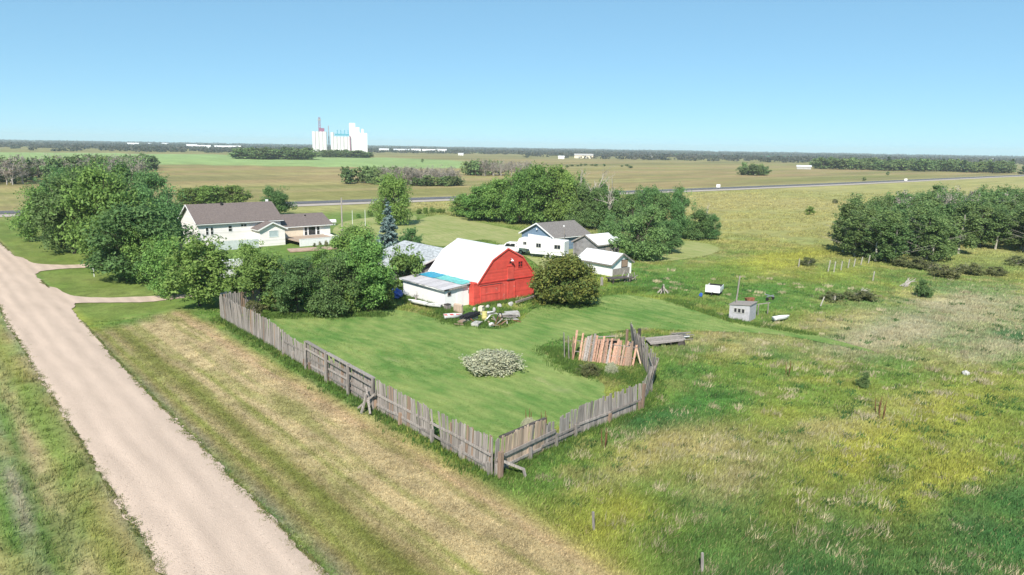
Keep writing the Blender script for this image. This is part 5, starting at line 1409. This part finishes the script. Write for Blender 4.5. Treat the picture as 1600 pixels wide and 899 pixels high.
# entry gable towards the yard
shift(lambda: gable(b, 4.6, 3.2, 3.0, 4.1, 'y', 'siding', 'shingle', 0.4, 0.12, 'white', prefix='entry_'), b, 9.4, -3.2)
def entry_bits():
    window(b, 'x', 0, 1.7, 1.55, 1.6, 1.1, 'sheer', (0, 0))
    part('entry_door', MB().box(4.605, 4.65, 0.5, 1.4, 0.3, 2.3), 'dark', b)
shift(entry_bits, b, 9.4, -3.2)
# deck, railings and yard things in front of the house
t = thing('deck', 'white skirted deck along the front of the house wing', 'deck', (53.4, 118.6, 0))
part('platform', MB().box(0, 8.2, 0.05, 7.4, 0.75, 0.9), 'tanwood', t)
n = 24
for i in range(n): part('skirt_panel', MB().box(i * 8.2 / n + 0.01, (i + 1) * 8.2 / n - 0.01, -0.03, 0.04, 0.0, 1.25 + 0.02 * (i % 2)), 'white', t)
for i in range(12): part('side_panel', MB().box(8.2, 8.26, i * 0.6 + 0.05, i * 0.6 + 0.63, 0.0, 1.25), 'white', t)
part('hand_rail', MB().box(-0.05, 8.3, -0.07, 0.08, 1.27, 1.33), 'white', t)
t = thing('low_fence', 'pale grey board fence in front of the left half of the house', 'fence', (38.9, 121.6, 0))
for i in range(30): part('board', MB().box(i * 0.28, i * 0.28 + 0.26, 0, 0.04, 0.0, 1.55 + rng.uniform(-.03, .03)), 'palefence', t)
for z in (0.4, 1.2): part('rail', MB().box(0, 8.4, 0.045, 0.11, z, z + 0.1), 'concrete', t)
t = thing('white_trailer', 'white box trailer half hidden by the trees before the house', 'trailer', (*(32.95, 94.95), 0), R(10))
part('body', MB().prism([(-2, 0.5), (2, 0.5), (2, 2.5), (-2, 2.6)], -1, 1), 'white', t)
for y in (-0.9, 0.9): wheel(t, -0.2, y, 0.34, 0.22)
part('hitch', MB().beam((-3, 0, 0.5), (-2, 0, 0.55), 0.1), 'dark', t)
t = thing('garden_table', 'dark blue covered table beside the entry gable', 'table', (*(48.77, 128.65), 0))
part('cover', MB().prism([(-1, 0), (1, 0), (0.85, 0.85), (-0.85, 0.85)], -0.7, 0.7), 'dark', t)
part('table_top', MB().box(-1.0, 1.0, -0.8, 0.8, 0.86, 0.92), 'deepblue', t)
single('flower_bed', MB().prism([(-4.2, -1.8), (4.0, -1.6), (4.4, 1.2), (-3.8, 1.6)], 0.0, 0.18, 'xy'), pmat('bare_soil', (0.42, 0.29, 0.22), 0.2, 2, 0.95), 'reddish bare soil flower bed below the white deck', 'flower bed', (*(53.62, 114.27), 0), R(-8))
for i in range(6):
    tree('brush', 55.6 + i * 1.05, 117.2 + 0.3 * (i % 2) - i * 0.15, 0.7 + 0.2 * (i % 3), 0.35, 'small plant in the flower bed below the deck, ' + ('leftmost one' if i == 0 else 'rightmost one' if i == 5 else ORD[i - 1] + ' from left'), 'flower bed plants', name='garden_plant', cat='plant')
# poles
def pole(name, label, p, h, r_, mat='greywood', arm=0, lean=(0, 0)):
    t = thing(name, label, 'pole', (*p, 0))
    part('shaft', MB().tube([(0, 0, -0.3), (lean[0] * .5, lean[1] * .5, h * .5), (lean[0], lean[1], h)], [r_, r_ * .9, r_ * .75], 8), mat, t)
    if arm:
        part('cross_arm', MB().beam((-arm, 0, h - 0.4), (arm, 0, h - 0.4), 0.1), mat, t)
        for x in (-arm * .8, arm * .8): part('insulator', MB().cyl((x, 0), 0.05, h - 0.35, h - 0.2, 6), 'white', t)
    return t
pole('utility_pole', 'weathered utility pole right of the house', (68.20, 130.83), 7.4, 0.17)
pole('flag_pole', 'thin white pole behind the utility pole', (74.25, 132.14), 4.6, 0.05, 'white')
pole('clothes_pole', 'short white pole beside the house garden', (74.28, 137.74), 4.0, 0.05, 'white')
single('small_tank', MB().tube([(-0.9, 0, 0.8), (-0.8, 0, 0.8), (0.8, 0, 0.8), (0.9, 0, 0.8)], [0.3, 0.5, 0.5, 0.3], 12).box(-.6, -.5, -.3, .3, 0, .5).box(.5, .6, -.3, .3, 0, .5), 'white', 'small white tank on legs right of the house', 'tank', (*(74.10, 146.89), 0))
t = thing('drive_sign', 'small white sign on a post between the driveways', 'sign', (*(19.06, 107.42), 0))
part('post', MB().box(-.04, .04, -.04, .04, -.1, 1.3), 'white', t); part('board', MB().box(-.3, .3, -.06, -.04, 0.9, 1.4), 'sign', t)

# ------------------------------------------------------------------ board fence
bm3 = []
for k in range(4):
    w = 0.19; top = [(-w / 2, 1 - 0.012 * k), (-w / 5, 1.0 + 0.012 * (k % 2)), (w / 6, 1 - 0.02 * (k == 2)), (w / 2, 1.0 - 0.015 * (3 - k))]
    me = MB().prism([(-w / 2, 0), (w / 2, 0)] + top[::-1], -0.015, 0.015).mesh('board')
    bm3.append(me)
def pt_on(line, s_):
    for (x0, y0), (x1, y1) in zip(line[:-1], line[1:]):
        L_ = math.hypot(x1 - x0, y1 - y0)
        if s_ <= L_: t = s_ / L_; return (x0 + (x1 - x0) * t, y0 + (y1 - y0) * t), math.atan2(y1 - y0, x1 - x0)
        s_ -= L_
    return line[-1], math.atan2(line[-1][1] - line[-2][1], line[-1][0] - line[-2][0])
def length(line): return sum(math.hypot(b_[0] - a[0], b_[1] - a[1]) for a, b_ in zip(line[:-1], line[1:]))
def fence(name, label, line, prof, gaps, mats, step, side, posts, rails, lean=0.05, wide=1.0):
    """prof: (distance, height) along the line; side = +1/-1 on which posts and rails stand"""
    t = thing(name, label, 'fence', (*line[0], 0))
    ox, oy = line[0]
    Ltot = length(line); s_ = 0.0
    hs = [p[0] for p in prof]; hv = [p[1] for p in prof]
    while s_ < Ltot:
        if not any(a <= s_ <= b_ for a, b_ in gaps):
            (x, y), a = pt_on(line, s_)
            h = float(np.interp(s_, hs, hv)) + rng.uniform(-0.1, 0.08) - (0.3 if rng.random() < 0.05 else 0)
            me = rng.choice(bm3)
            m = mats(s_)
            o = bpy.data.objects.new('board', me); col.objects.link(o); o.parent = t
            if not me.materials: me.materials.append(M['greywood'])
            o.material_slots[0].link = 'OBJECT'; o.material_slots[0].material = M[m]
            o.location = (x - ox, y - oy, -0.1); o.scale = (wide * rng.uniform(0.88, 1.06), 1, h)
            o.rotation_euler = (rng.uniform(-0.03, 0.03) + lean * math.sin(s_ * 0.37), rng.gauss(0, 0.03) + 0.06 * math.sin(s_ * 0.9), a)
        s_ += step * wide * rng.uniform(0.97, 1.08)
    for p in posts:
        (x, y), a = pt_on(line, p); nx, ny = -math.sin(a) * side * 0.14, math.cos(a) * side * 0.14
        h = rails[-1][2] + 0.3 if rails else 2.0
        part('post', MB().beam((x - ox + nx, y - oy + ny, -0.2), (x - ox + nx + rng.uniform(-.06, .06), y - oy + ny + rng.uniform(-.06, .06), h + rng.uniform(-.1, .2)), 0.17), rng.choice(['greywood', 'brownwood', 'greywood']), t)
    for s0, s1, z in rails:
        k = max(1, int((s1 - s0) / 3.2))
        for i in range(k):
            (xa, ya), a = pt_on(line, s0 + (s1 - s0) * i / k); (xb, yb), _ = pt_on(line, s0 + (s1 - s0) * (i + 1) / k - 0.03)
            nx, ny = -math.sin(a) * side * 0.07, math.cos(a) * side * 0.07
            part('rail', MB().beam((xa - ox + nx, ya - oy + ny, z + rng.uniform(-.07, .07)), (xb - ox + nx, yb - oy + ny, z + rng.uniform(-.07, .07)), 0.06, 0.15), 'greywood', t)
    return t
gw = lambda s_: 'greywood' if rng.random() < 0.93 else 'brownwood'
FL = FENCE_LEFT; LF = length(FL)
fence('board_fence', 'long weathered grey board fence along the gravel road verge', FL, [(0, 2.7), (9, 2.6), (14, 2.35), (16.5, 2.1), (21, 2.0), (21.4, 2.35), (33, 2.25), (34, 2.3), (46, 2.25)],
      [(40.1, 40.75)], gw, 0.18, -1, [16.5, 18.6, 20.9, 22.0, 25.4, 29.0, 33.0, 36.2, 39.9, 42.9, LF - 0.1], [(16.5, 21.2, 1.25), (21.4, 33.2, 1.0), (33.2, LF, 1.2), (21.4, LF, 0.45)])
# heavier cap and frame on the middle panels
t = thing('windbreak_fence', 'framed windbreak panels with a jutting cap in the middle of the long fence', 'fence', (0, 0, 0))
for i, (a, b_) in enumerate(((21.5, 25.3), (25.5, 29.1), (29.2, 32.9))):
    (xa, ya), _ = pt_on(FL, a); (xb, yb), _ = pt_on(FL, b_)
    part('cap', MB().beam((xa - 0.14, ya, 2.34 - .03 * i), (xb - 0.14, yb, 2.28), 0.30, 0.07), 'greywood', t)
    part('frame_rail', MB().beam((xa - 0.20, ya, 1.72), (xb - 0.20, yb, 1.70), 0.06, 0.14), 'greywood', t)
    for s_ in (a, b_):
        (x, y), _ = pt_on(FL, s_); part('stile', MB().beam((x - 0.28, y, -0.1), (x - 0.24, y, 2.36), 0.16, 0.09), 'greywood', t)
t = thing('brace', 'crossed brace timbers leaning on the middle of the long fence', 'brace', (23.1, 41.0, 0))
for p, q in (((-.5, -.8, 0.1), (0, .6, 1.5)), ((-.7, .5, 0.2), (0.1, -.5, 1.35)), ((-.75, 0, -.1), (-.3, 0, 1.25))): part('timber', MB().beam(p, q, 0.13), 'greywood', t)
FR = FENCE_RIGHT; LR = length(FR)
def rm(s_):
    return 'tanwood' if 0.2 < s_ < 4.3 and rng.random() < 0.75 else 'greywood'
fence('board_fence', 'board fence facing the pasture from the near corner to its bend', FR[:3], [(0, 2.3), (4.2, 2.25), (4.4, 1.85), (5.6, 1.9), (7, 2.0), (14.4, 2.05)], [(5.25, 5.75), (6.75, 6.9), (14.0, 14.2)], rm, 0.166, -1,
      [0.05, 2.9, 5.4, 7.4, 10.8, 14.2], [(0, 4.6, 0.95), (4.6, 14.3, 0.72), (0, 8, 0.4)], wide=1.15)
t = thing('corner_panel', 'brown wide board panel with dark cap at the near fence corner', 'panel', (23.9, 28.12, 0))
part('cap', MB().beam((0, 0, 2.12), (4.0, 0.52, 2.08), 0.2, 0.09), 'darkwood', t)
part('frame_rail', MB().beam((0, -0.2, 1.06), (4.8, 0.42, 1.1), 0.07, 0.2), 'greywood', t)
fence('board_fence', 'leaning board fence running back from the bend to its tall tilted end', FR[2:], [(0, 2.1), (3, 2.3), (9, 2.5), (14, 2.7)], [(7.9, 8.2)], gw, 0.18, -1, [0.1, 4.0, 8.0, 12.2], [(0, 5.2, 0.9), (5, 12.4, 1.6)], 0.16)
t = thing('brace', 'leaning pole and foot brace at the near fence corner', 'brace', (23.6, 27.8, 0))
part('pole', MB().beam((0, 0, 1.0), (1.0, -0.9, 0.45), 0.12), 'greywood', t); part('leg', MB().beam((1.0, -0.9, 0.5), (1.15, -1.0, -0.2), 0.12), 'greywood', t); part('post', MB().beam((-0.05, -0.15, -0.2), (0, -0.15, 1.5), 0.24), 'brownwood', t)
single('bent_hoop', MB().tube([(0, 0, 0), (0.15, 0, 0.8), (0.55, 0, 1.05), (0.95, 0.05, 0.8), (1.05, 0.1, 0.5)], 0.045, 6), 'rust', 'rusty bent hoop leaning on the pasture fence', 'hoop', (*(30.31, 29.22), 0))
t = thing('far_fence', 'grey board fence end half hidden behind the far corner shrubs', 'fence', (24.5, 74.0, 0))
for i in range(18):
    part('board', MB().beam((0.3 + i * 0.24, 0.25 * i * 0.24, -0.1), (0.3 + i * 0.24 + rng.uniform(-.04, .04), 0.25 * i * 0.24, 2.45 + rng.uniform(-.15, .1)), 0.2, 0.03, (0, 1, 0)), rng.choice(['greywood', 'brownwood', 'greywood']), t)
single('leaning_plank', MB().beam((0, 0, 0.0), (0.9, 0.9, 1.5), 0.12, 0.04), 'tanwood', 'pale plank leaning on the tall tilted fence end', 'plank', (*(45.76, 35.58), 0), 0.3)

# ------------------------------------------------------------------ collapsed plank wall and scrap behind it
p0, p1 = Vector((*(42.68, 40.76), 0)), Vector((*(45.24, 35.98), 0))
t = thing('plank_wall', 'collapsed wall of faded reddish planks leaning back in the weeds', 'plank wall', (*p0.xy, 0))
d = (p1 - p0); Lw = d.length; d.normalize(); bk = Vector((-d.y, d.x, 0))
if bk.x + bk.y < 0: bk = -bk
n = 27
for i in range(n):
    s_ = Lw * (i + 0.5) / n; base = d * s_ + Vector((0, 0, 0.0)); L_ = 2.45 - 0.5 * (i / n) + rng.uniform(-.3, .3)
    if i in (1, 2): continue
    lean = 0.55 + rng.uniform(-.06, .06)
    tip = base + bk * (L_ * lean) + Vector((0, 0, L_ * math.sqrt(1 - lean * lean))) + d * rng.uniform(-.12, .1)
    part('plank', MB().beam(base, tip, Lw / n * rng.uniform(0.78, 1.0), 0.035, (0, 0, 1)), rng.choice(['pinkwood', 'pinkwood', 'pinkwood', 'pinkwood', 'brownwood', 'brownwood', 'greywood']), t)
for k in (0.35, 0.8): part('batten', MB().beam(bk * (1.25 * k + 0.06) + Vector((0, 0, 1.8 * k)), d * Lw + bk * (1.25 * k + 0.06) + Vector((0, 0, 1.8 * k)), 0.12, 0.05), 'greywood', t)
for i, (px, lab) in enumerate([((42.47, 41.40), 'grey board standing upright at the left of the collapsed planks'), ((42.64, 41.03), 'second upright board beside the collapsed planks')]):
    single('upright_board', MB().beam((0, 0, -.1), (-.12, 0.05, 2.3 - .25 * i), 0.22, 0.05), 'greywood', lab, 'board', (*px, 0), -0.6)
single('upright_board', MB().beam((0, 0, -.1), (0.05, 0.05, 2.1), 0.2, 0.06), 'pinkwood', 'reddish upright board left of the collapsed planks', 'board', (*(42.59, 40.59), 0), -0.6)
lumber('scrap_heap', 'heap of broken boards behind the collapsed plank wall', (*(47.54, 41.24), 0), R(-40), 26, 2.4, ['pinkwood', 'brownwood', 'greywood', 'darkwood'], 'scrap', 1.2, 1.1)
single('post', MB().beam((0, 0, -.2), (0.03, 0, 2.2), 0.17), 'brownwood', 'brown post at the right end of the collapsed planks', 'post', (*(47.96, 39.09), 0))
single('post', MB().beam((0, 0, -.2), (0.0, 0, 1.8), 0.2), 'darkwood', 'short dark post left of the tilted fence end', 'post', (*(50.36, 39.58), 0))
lumber('scrap_heap', 'dark scrap boards beside the short dark post', (*(50.32, 40.15), 0), R(10), 6, 1.4, ['darkwood', 'greywood'], 'scrap', 0.4, 0.5)
t = thing('broken_wagon', 'broken grey wagon deck sinking in the grass behind the fence end', 'wagon', (*(53.58, 38.72), -0.25), R(-30)); t.rotation_euler = (R(7), R(-5), R(-30))
for i in range(9): part('deck_board', MB().beam((-2.0, -0.7 + i * 0.17, 0.75 + 0.02 * (i % 3)), (1.6 + rng.uniform(-.4, .2), -0.7 + i * 0.17, 0.7), 0.155, 0.05), 'greywood', t)
for x in (-1.6, 0.0, 1.3): part('bolster', MB().beam((x, -0.8, 0.58), (x, 0.85, 0.55), 0.16), 'darkwood', t)
for x, y in ((-1.5, -.7), (1.1, -.7), (-1.5, .7), (1.1, .7)): part('wheel', MB().tube([(x, y - .06, .35), (x, y + .06, .35)], .38, 14), 'darkwood', t)
lumber('board_heap', 'heap of pale boards right of the broken wagon', (*(55.94, 38.90), 0), R(-20), 9, 2.2, ['greywood', 'white', 'greywood'], 'lumber', 0.6, 0.6)

# ------------------------------------------------------------------ things in the pasture
b = thing('truck_box', 'white truck box trailer with rusty inside parked in the pasture', 'trailer', (*(77.80, 49.51), 0), R(24))
part('floor', MB().box(-1.5, 1.5, -0.85, 0.85, 0.5, 0.56), 'rust', b)
part('side_panel', MB().box(-1.5, 1.5, -0.9, -0.85, 0.42, 1.05), 'white', b); part('side_panel', MB().box(-1.5, 1.5, 0.85, 0.9, 0.42, 1.05), 'white', b)
part('front_panel', MB().box(-1.56, -1.5, -0.9, 0.9, 0.42, 1.35), 'white', b); part('tailgate', MB().box(1.5, 1.55, -0.85, 0.85, 0.42, 1.0), 'dark', b)
part('load', MB().lump((0.3, 0, 0.65), (0.95, 0.6, 0.3), 10, 6, 0.2), 'rust', b)
for y in (-0.8, 0.8): wheel(b, 0.3, y, 0.34, 0.2)
part('hitch', MB().beam((-1.5, 0, 0.45), (-2.5, 0, 0.3), 0.1), 'dark', b)
single('blue_drum', MB().tube([(-.3, 0, .2), (.3, 0, .2)], .2, 12).tube([(-.32, 0, .2), (-.30, 0, .2)], .22, 12), 'deepblue', 'blue drum lying at the left of the truck box', 'drum', (*(75.01, 49.62), 0), 0.5)
b = thing('shack', 'small pale grey leaning shack with three dark windows in the pasture', 'shack', (*(67.68, 38.59), 0), R(103))
part('wall', MB().prism([(0, -0.2), (0, 1.75), (2.2, 1.55), (2.2, -0.2)], -2.3, 0), pmat('faded_lavender_paint', (0.42, 0.41, 0.43), 0.16, 3, 0.8), b)
part('roof', MB().slab([(-0.1, -2.4, 1.79), (2.3, -2.4, 1.57), (2.3, 0.1, 1.57), (-0.1, 0.1, 1.79)], 0.05), 'greywood', b)
for i in range(3): window(b, 'x', 0, 0.55 + i * 0.42, 0.85, 0.27, 0.42, 'dark', (0, 0), 'concrete', out=1)
pole('field_pole', 'tall leaning grey pole behind the pale shack', (68.24, 40.72), 4.6, 0.09, 'greywood', 0, (0.35, -0.1))
single('rusty_hopper', MB().prism([(-.45, 0.0), (.45, 0.0), (.6, .4), (-.6, .4)], -.25, .25), 'rust', 'rusty red hopper behind the pale shack', 'hopper', (*(76.58, 43.80), 0.2), -0.4)
t = thing('rail_frame', 'thin wooden rail frame right of the pale shack', 'frame', (*(71.50, 39.75), 0), -0.4)
for x in (0, 1.3): part('post', MB().beam((x, 0, -.1), (x, 0, 1.25), 0.09), 'greywood', t)
part('rail', MB().beam((-.2, 0, 1.2), (1.5, 0, 1.3), 0.08), 'greywood', t)
boat('rowing_boat', 'white boat lying in the dry grass right of the shack', (*(71.09, 36.70), 0.12), R(-10), 2.5, 0.8, 0.36, 'white', 'white')
t = thing('cultivator', 'small grey implement in the grass behind the boat', 'implement', (*(80.02, 43.04), 0))
part('frame', MB().beam((-.8, 0, .5), (.8, 0, .5), .1).beam((0, -.5, .5), (0, .7, .6), .1), 'steel', t)
for x in (-.6, 0, .6): part('tine', MB().tube([(x, 0, .5), (x + .1, .2, .2), (x, .1, 0)], .04, 5), 'rust', t)
for x in (-.7, .7): part('wheel', MB().tube([(x - .04, 0, .2), (x + .04, 0, .2)], .2, 12), 'rubber', t)
posts = [((1294, 424), 1.5, .1, 'tallest white post of the old fence line'), ((1303, 425), 1.4, .06, 'second white post from the left of the old fence line'), ((1314, 422), 1.2, .05, 'third white post of the old fence line'), ((1325, 419), 1.2, .07, 'fourth white post of the old fence line'),
         ((1334, 417), 1.1, .08, 'fifth white post of the old fence line'), ((1345, 414), 1.1, .1, 'sixth white post of the old fence line'), ((1357, 411), 1.1, .08, 'rightmost white post of the old fence line'), ((1248, 417), 1.1, .02, 'lone white post by the brush heap'), ((1364, 438), 1.1, .05, 'white post before the dry brush')]
PXY = [(107.31, 48.61), (107.48, 47.79), (110.21, 47.94), (113.03, 48.10), (115.11, 48.10), (118.11, 48.27), (121.31, 48.38), (107.59, 53.50), (105.10, 41.02)]
for (px, h, l, lab), p in zip(posts, PXY):
    single('fence_post', MB().beam((0, 0, -.2), (l * 2, -l, h + .2), 0.13), 'palebark', lab, 'post', (*p, 0), 0, 'old pasture fence posts')
single('fallen_post', MB().beam((0, 0, 0.1), (1.2, 0.5, 1.0), 0.11), 'palebark', 'pale post tipped over in the dry grass', 'post', (*(81.23, 37.25), 0), -0.2)
single('fallen_post', MB().beam((0, 0, -.1), (.15, 0.05, .7), 0.12), 'palebark', 'short pale stub by the grey brush heap', 'post', (*(85.51, 37.55), 0))
for p, lab, h in (((23.53, 20.60), 'near grey post in the green grass', 0.95), ((24.67, 15.26), 'grey post at the bottom edge of the picture', 0.9)):
    single('pasture_post', MB().beam((0, 0, -.2), (-0.08, 0.03, h), 0.09), 'greywood', lab, 'post', (*p, 0))
single('white_rock', MB().lump((0, 0, .15), (.35, .3, .3), 9, 6, .15), 'concrete', 'pale rock in the right pasture', 'rock', (*(65.76, 17.41), -0.12))
for p, lab in (((92.23, 37.26), 'bleached fallen branches on the pale brush heap'), ((105.01, 36.32), 'bleached fallen branches before the olive brush')):
    t = thing('fallen_branches', lab, 'branches', (*p, 0))
    for i in range(10):
        a = rng.uniform(-.6, .6); part('branch', MB().tube([(-1.4 + rng.uniform(-.3, .3), rng.uniform(-.5, .5), .05), (0, rng.uniform(-.3, .3), .4), (1.3, math.sin(a) * 1.2, .5 + rng.uniform(0, .4))], [.06, .05, .02], 5), 'deadbark', t)
# dock stalks and pale weeds
for i, (p, lab) in enumerate([((31.04, 26.63), 'rusty dock stalk in the grass before the pasture fence'), ((30.09, 30.98), 'tall rusty dock stalk behind the pasture fence'), ((29.60, 31.93), 'rusty dock stalk beside the corner panel'), ((53.37, 26.56), 'brown dock stalk in the right pasture'), ((50.26, 18.26), 'brown dock stalk beside pale grass'), ((49.62, 17.70), 'short brown dock stalk right of a taller one')]):
    t = thing('dock_plant', lab, 'plant', (*p, 0))
    for k in range(3):
        a = k * 2.1; q = Vector((math.cos(a) * .12, math.sin(a) * .12, 0))
        part('stalk', MB().tube([q, q * 1.5 + Vector((0, 0, .5)), q * 1.9 + Vector((0, 0, 1.0 + .2 * k))], [.012, .035, .015], 5), 'dock', t)
tree('silver', *(29.31, 31.61, 0.88, 0.51), 'small pale weed clump at the inside of the pasture fence', name='weed_clump', cat='weeds')
tree('silver', *(42.57, 36.13, 0.93, 0.56), 'pale weed clump at the foot of the collapsed planks', name='weed_clump', cat='weeds')
tree('brush', *(40.87, 37.04, 0.92, 1.10), 'green weed clump at the foot of the collapsed planks', name='weed_clump', cat='weeds')

# ------------------------------------------------------------------ far off: grain elevator, farms, signs
b = thing('grain_elevator', 'white concrete grain elevator with silos and headhouse on the horizon', 'grain elevator', (690, 1312, 0), R(-27.7))
part('silo_block', MB().box(-57, -30, -12, 12, -1, 42), 'silo', b)
for i in range(4): part('silo', MB().cyl((-54 + i * 7, -12), 3.6, -1, 42, 20), 'silo', b)
for i in range(6): part('silo', MB().cyl((-19 + i * 6.6, -6), 3.35, -1, 33 if i else 41, 20), 'silo', b)
part('storage_block', MB().box(18, 49, -12, 14, -1, 41), 'silo', b)
part('headhouse', MB().box(14, 26, -8, 8, 30, 60), 'silo', b)
part('headhouse_step', MB().box(26.1, 34, -7, 7, 41, 52), 'silo', b); part('roof_hut', MB().box(38, 42, -4, 4, 41, 49), 'silo', b)
part('conveyor_gallery', MB().box(-14, 14, -8, -4, 35, 38.5), 'tealsteel', b)
for x in (-10, -3, 4, 11): part('gallery_leg', MB().box(x, x + 1.6, -7, -5, 38.5, 46), 'tealsteel', b)
part('leg_casing', MB().box(14.2, 16, -11.5, -9.5, -1, 35), 'lattice', b)
for x0, x1, zb, zt, nm in ((-45, -41, 42, 70, 'lattice_tower'), (-27, -25, -1, 54, 'lattice_mast')):
    mb = MB()
    for x in (x0, x1):
        for y in (-2, 2): mb.beam((x, y, zb), ((x0 + x1) / 2 + (x - x0 - (x1 - x0) / 2) * .5, y * .5, zt), 0.9)
    for k in range(6):
        z0 = zb + (zt - zb) * k / 6; z1 = zb + (zt - zb) * (k + 1) / 6; mb.beam((x0, -2, z0), (x1, -2, z1), 0.6); mb.beam((x0, 2, z1), (x1, 2, z0), 0.6)
    part(nm, mb, 'lattice' if zb > 0 else 'steel', b)
part('tower_head', MB().box(-46, -40, -3, 3, 63, 67), 'steel', b); part('machine_house', MB().box(-44, -34, -4, 4, 42, 49), 'lattice', b)
def far_building(label, px, w, d, h, wall, roof, group=None, name='far_building'):
    t = thing(name, label, 'building', (*px, 0), math.atan2(-px[0], px[1]), group)
    part('wall', MB().prism([(-d / 2, -.5), (-d / 2, h * .65), (0, h * .95), (d / 2, h * .65), (d / 2, -.5)], -w / 2, w / 2, 'yz'), wall, t)
    for s_ in (-1, 1):
        q = [(-w / 2 - .5, s_ * (d / 2 + .5), h * .63), (w / 2 + .5, s_ * (d / 2 + .5), h * .63), (w / 2 + .5, 0, h), (-w / 2 - .5, 0, h)]
        part('roof', MB().slab(q if s_ < 0 else q[::-1], .15), roof, t)
    for i in range(2): part('door', MB().box(-w * .3 + i * w * .35, -w * .3 + i * w * .35 + w * .12, -d / 2 - .1, -d / 2 - .01, 0, h * .45), 'concrete', t)
far_building('long pale farm building at the left edge of the far right farm belt', (731.30, 368.35), 14, 9, 4.0, 'concrete', 'white_metal')
far_building('white hall roof on the horizon right of the grain elevator', (963.22, 906.24), 34, 18, 8, 'cream', 'concrete')
far_building('small white shed left of the white horizon hall', (846.97, 847.90), 10, 8, 5, 'white', 'white_metal')
far_building('white shed close to the right foot of the grain elevator', (1088.43, 1721.50), 46, 25, 8, 'white', 'white_metal')
TB = [(757.33, 3222.19), (921.06, 3641.41), (967.16, 3545.34), (691.05, 2258.96), (701.77, 2188.46), (735.34, 2141.43), (752.65, 2081.77), (1005.79, 1679.80), (1102.72, 1672.06), (1116.62, 1623.98), (1118.12, 1572.12), (870.68, 1157.78), (1338.01, 1039.86), (1707.02, 936.93), (3077.31, 832.44)]
for i, (p, l) in enumerate(zip(TB, by_place(TB, 'tiny white building of the town strung along the horizon'))):
    far_building(l, p, rng.uniform(22, 44) if i < 11 else 10, 14, rng.uniform(8, 11.5) if i < 11 else 4.5, 'white', rng.choice(['white_metal', 'white']), 'town buildings on the horizon', 'town_building')
for p, lab in (((293.93, 189.10), 'white highway sign right of the grove'), ((487.77, 177.57), 'white highway sign above the poplar grove')):
    t = thing('highway_sign', lab, 'sign', (*p, 0), R(-41))
    for x in (-.6, .6): part('post', MB().box(x - .06, x + .06, 0, .12, -.1, 1.6), 'greywood', t)
    part('panel', MB().box(-0.9, 0.9, -.06, -.01, .9, 2.3), 'sign', t)

# ------------------------------------------------------------------ summer haze
mh = bpy.data.materials.new('haze'); mh.use_nodes = True
hn = mh.node_tree.nodes; hn.remove(hn['Principled BSDF'])
pv = hn.new('ShaderNodeVolumePrincipled'); pv.inputs['Color'].default_value = (0.80, 0.91, 1.0, 1); pv.inputs['Density'].default_value = 0.00012; pv.inputs['Anisotropy'].default_value = 0.0
mh.node_tree.links.new(pv.outputs[0], hn['Material Output'].inputs['Volume'])
o = part('haze', MB().box(-9600, 9600, -9600, 9600, -1.6, 76), mh)
tag(o, 'pale blue summer haze over the far fields', 'haze', kind='stuff')
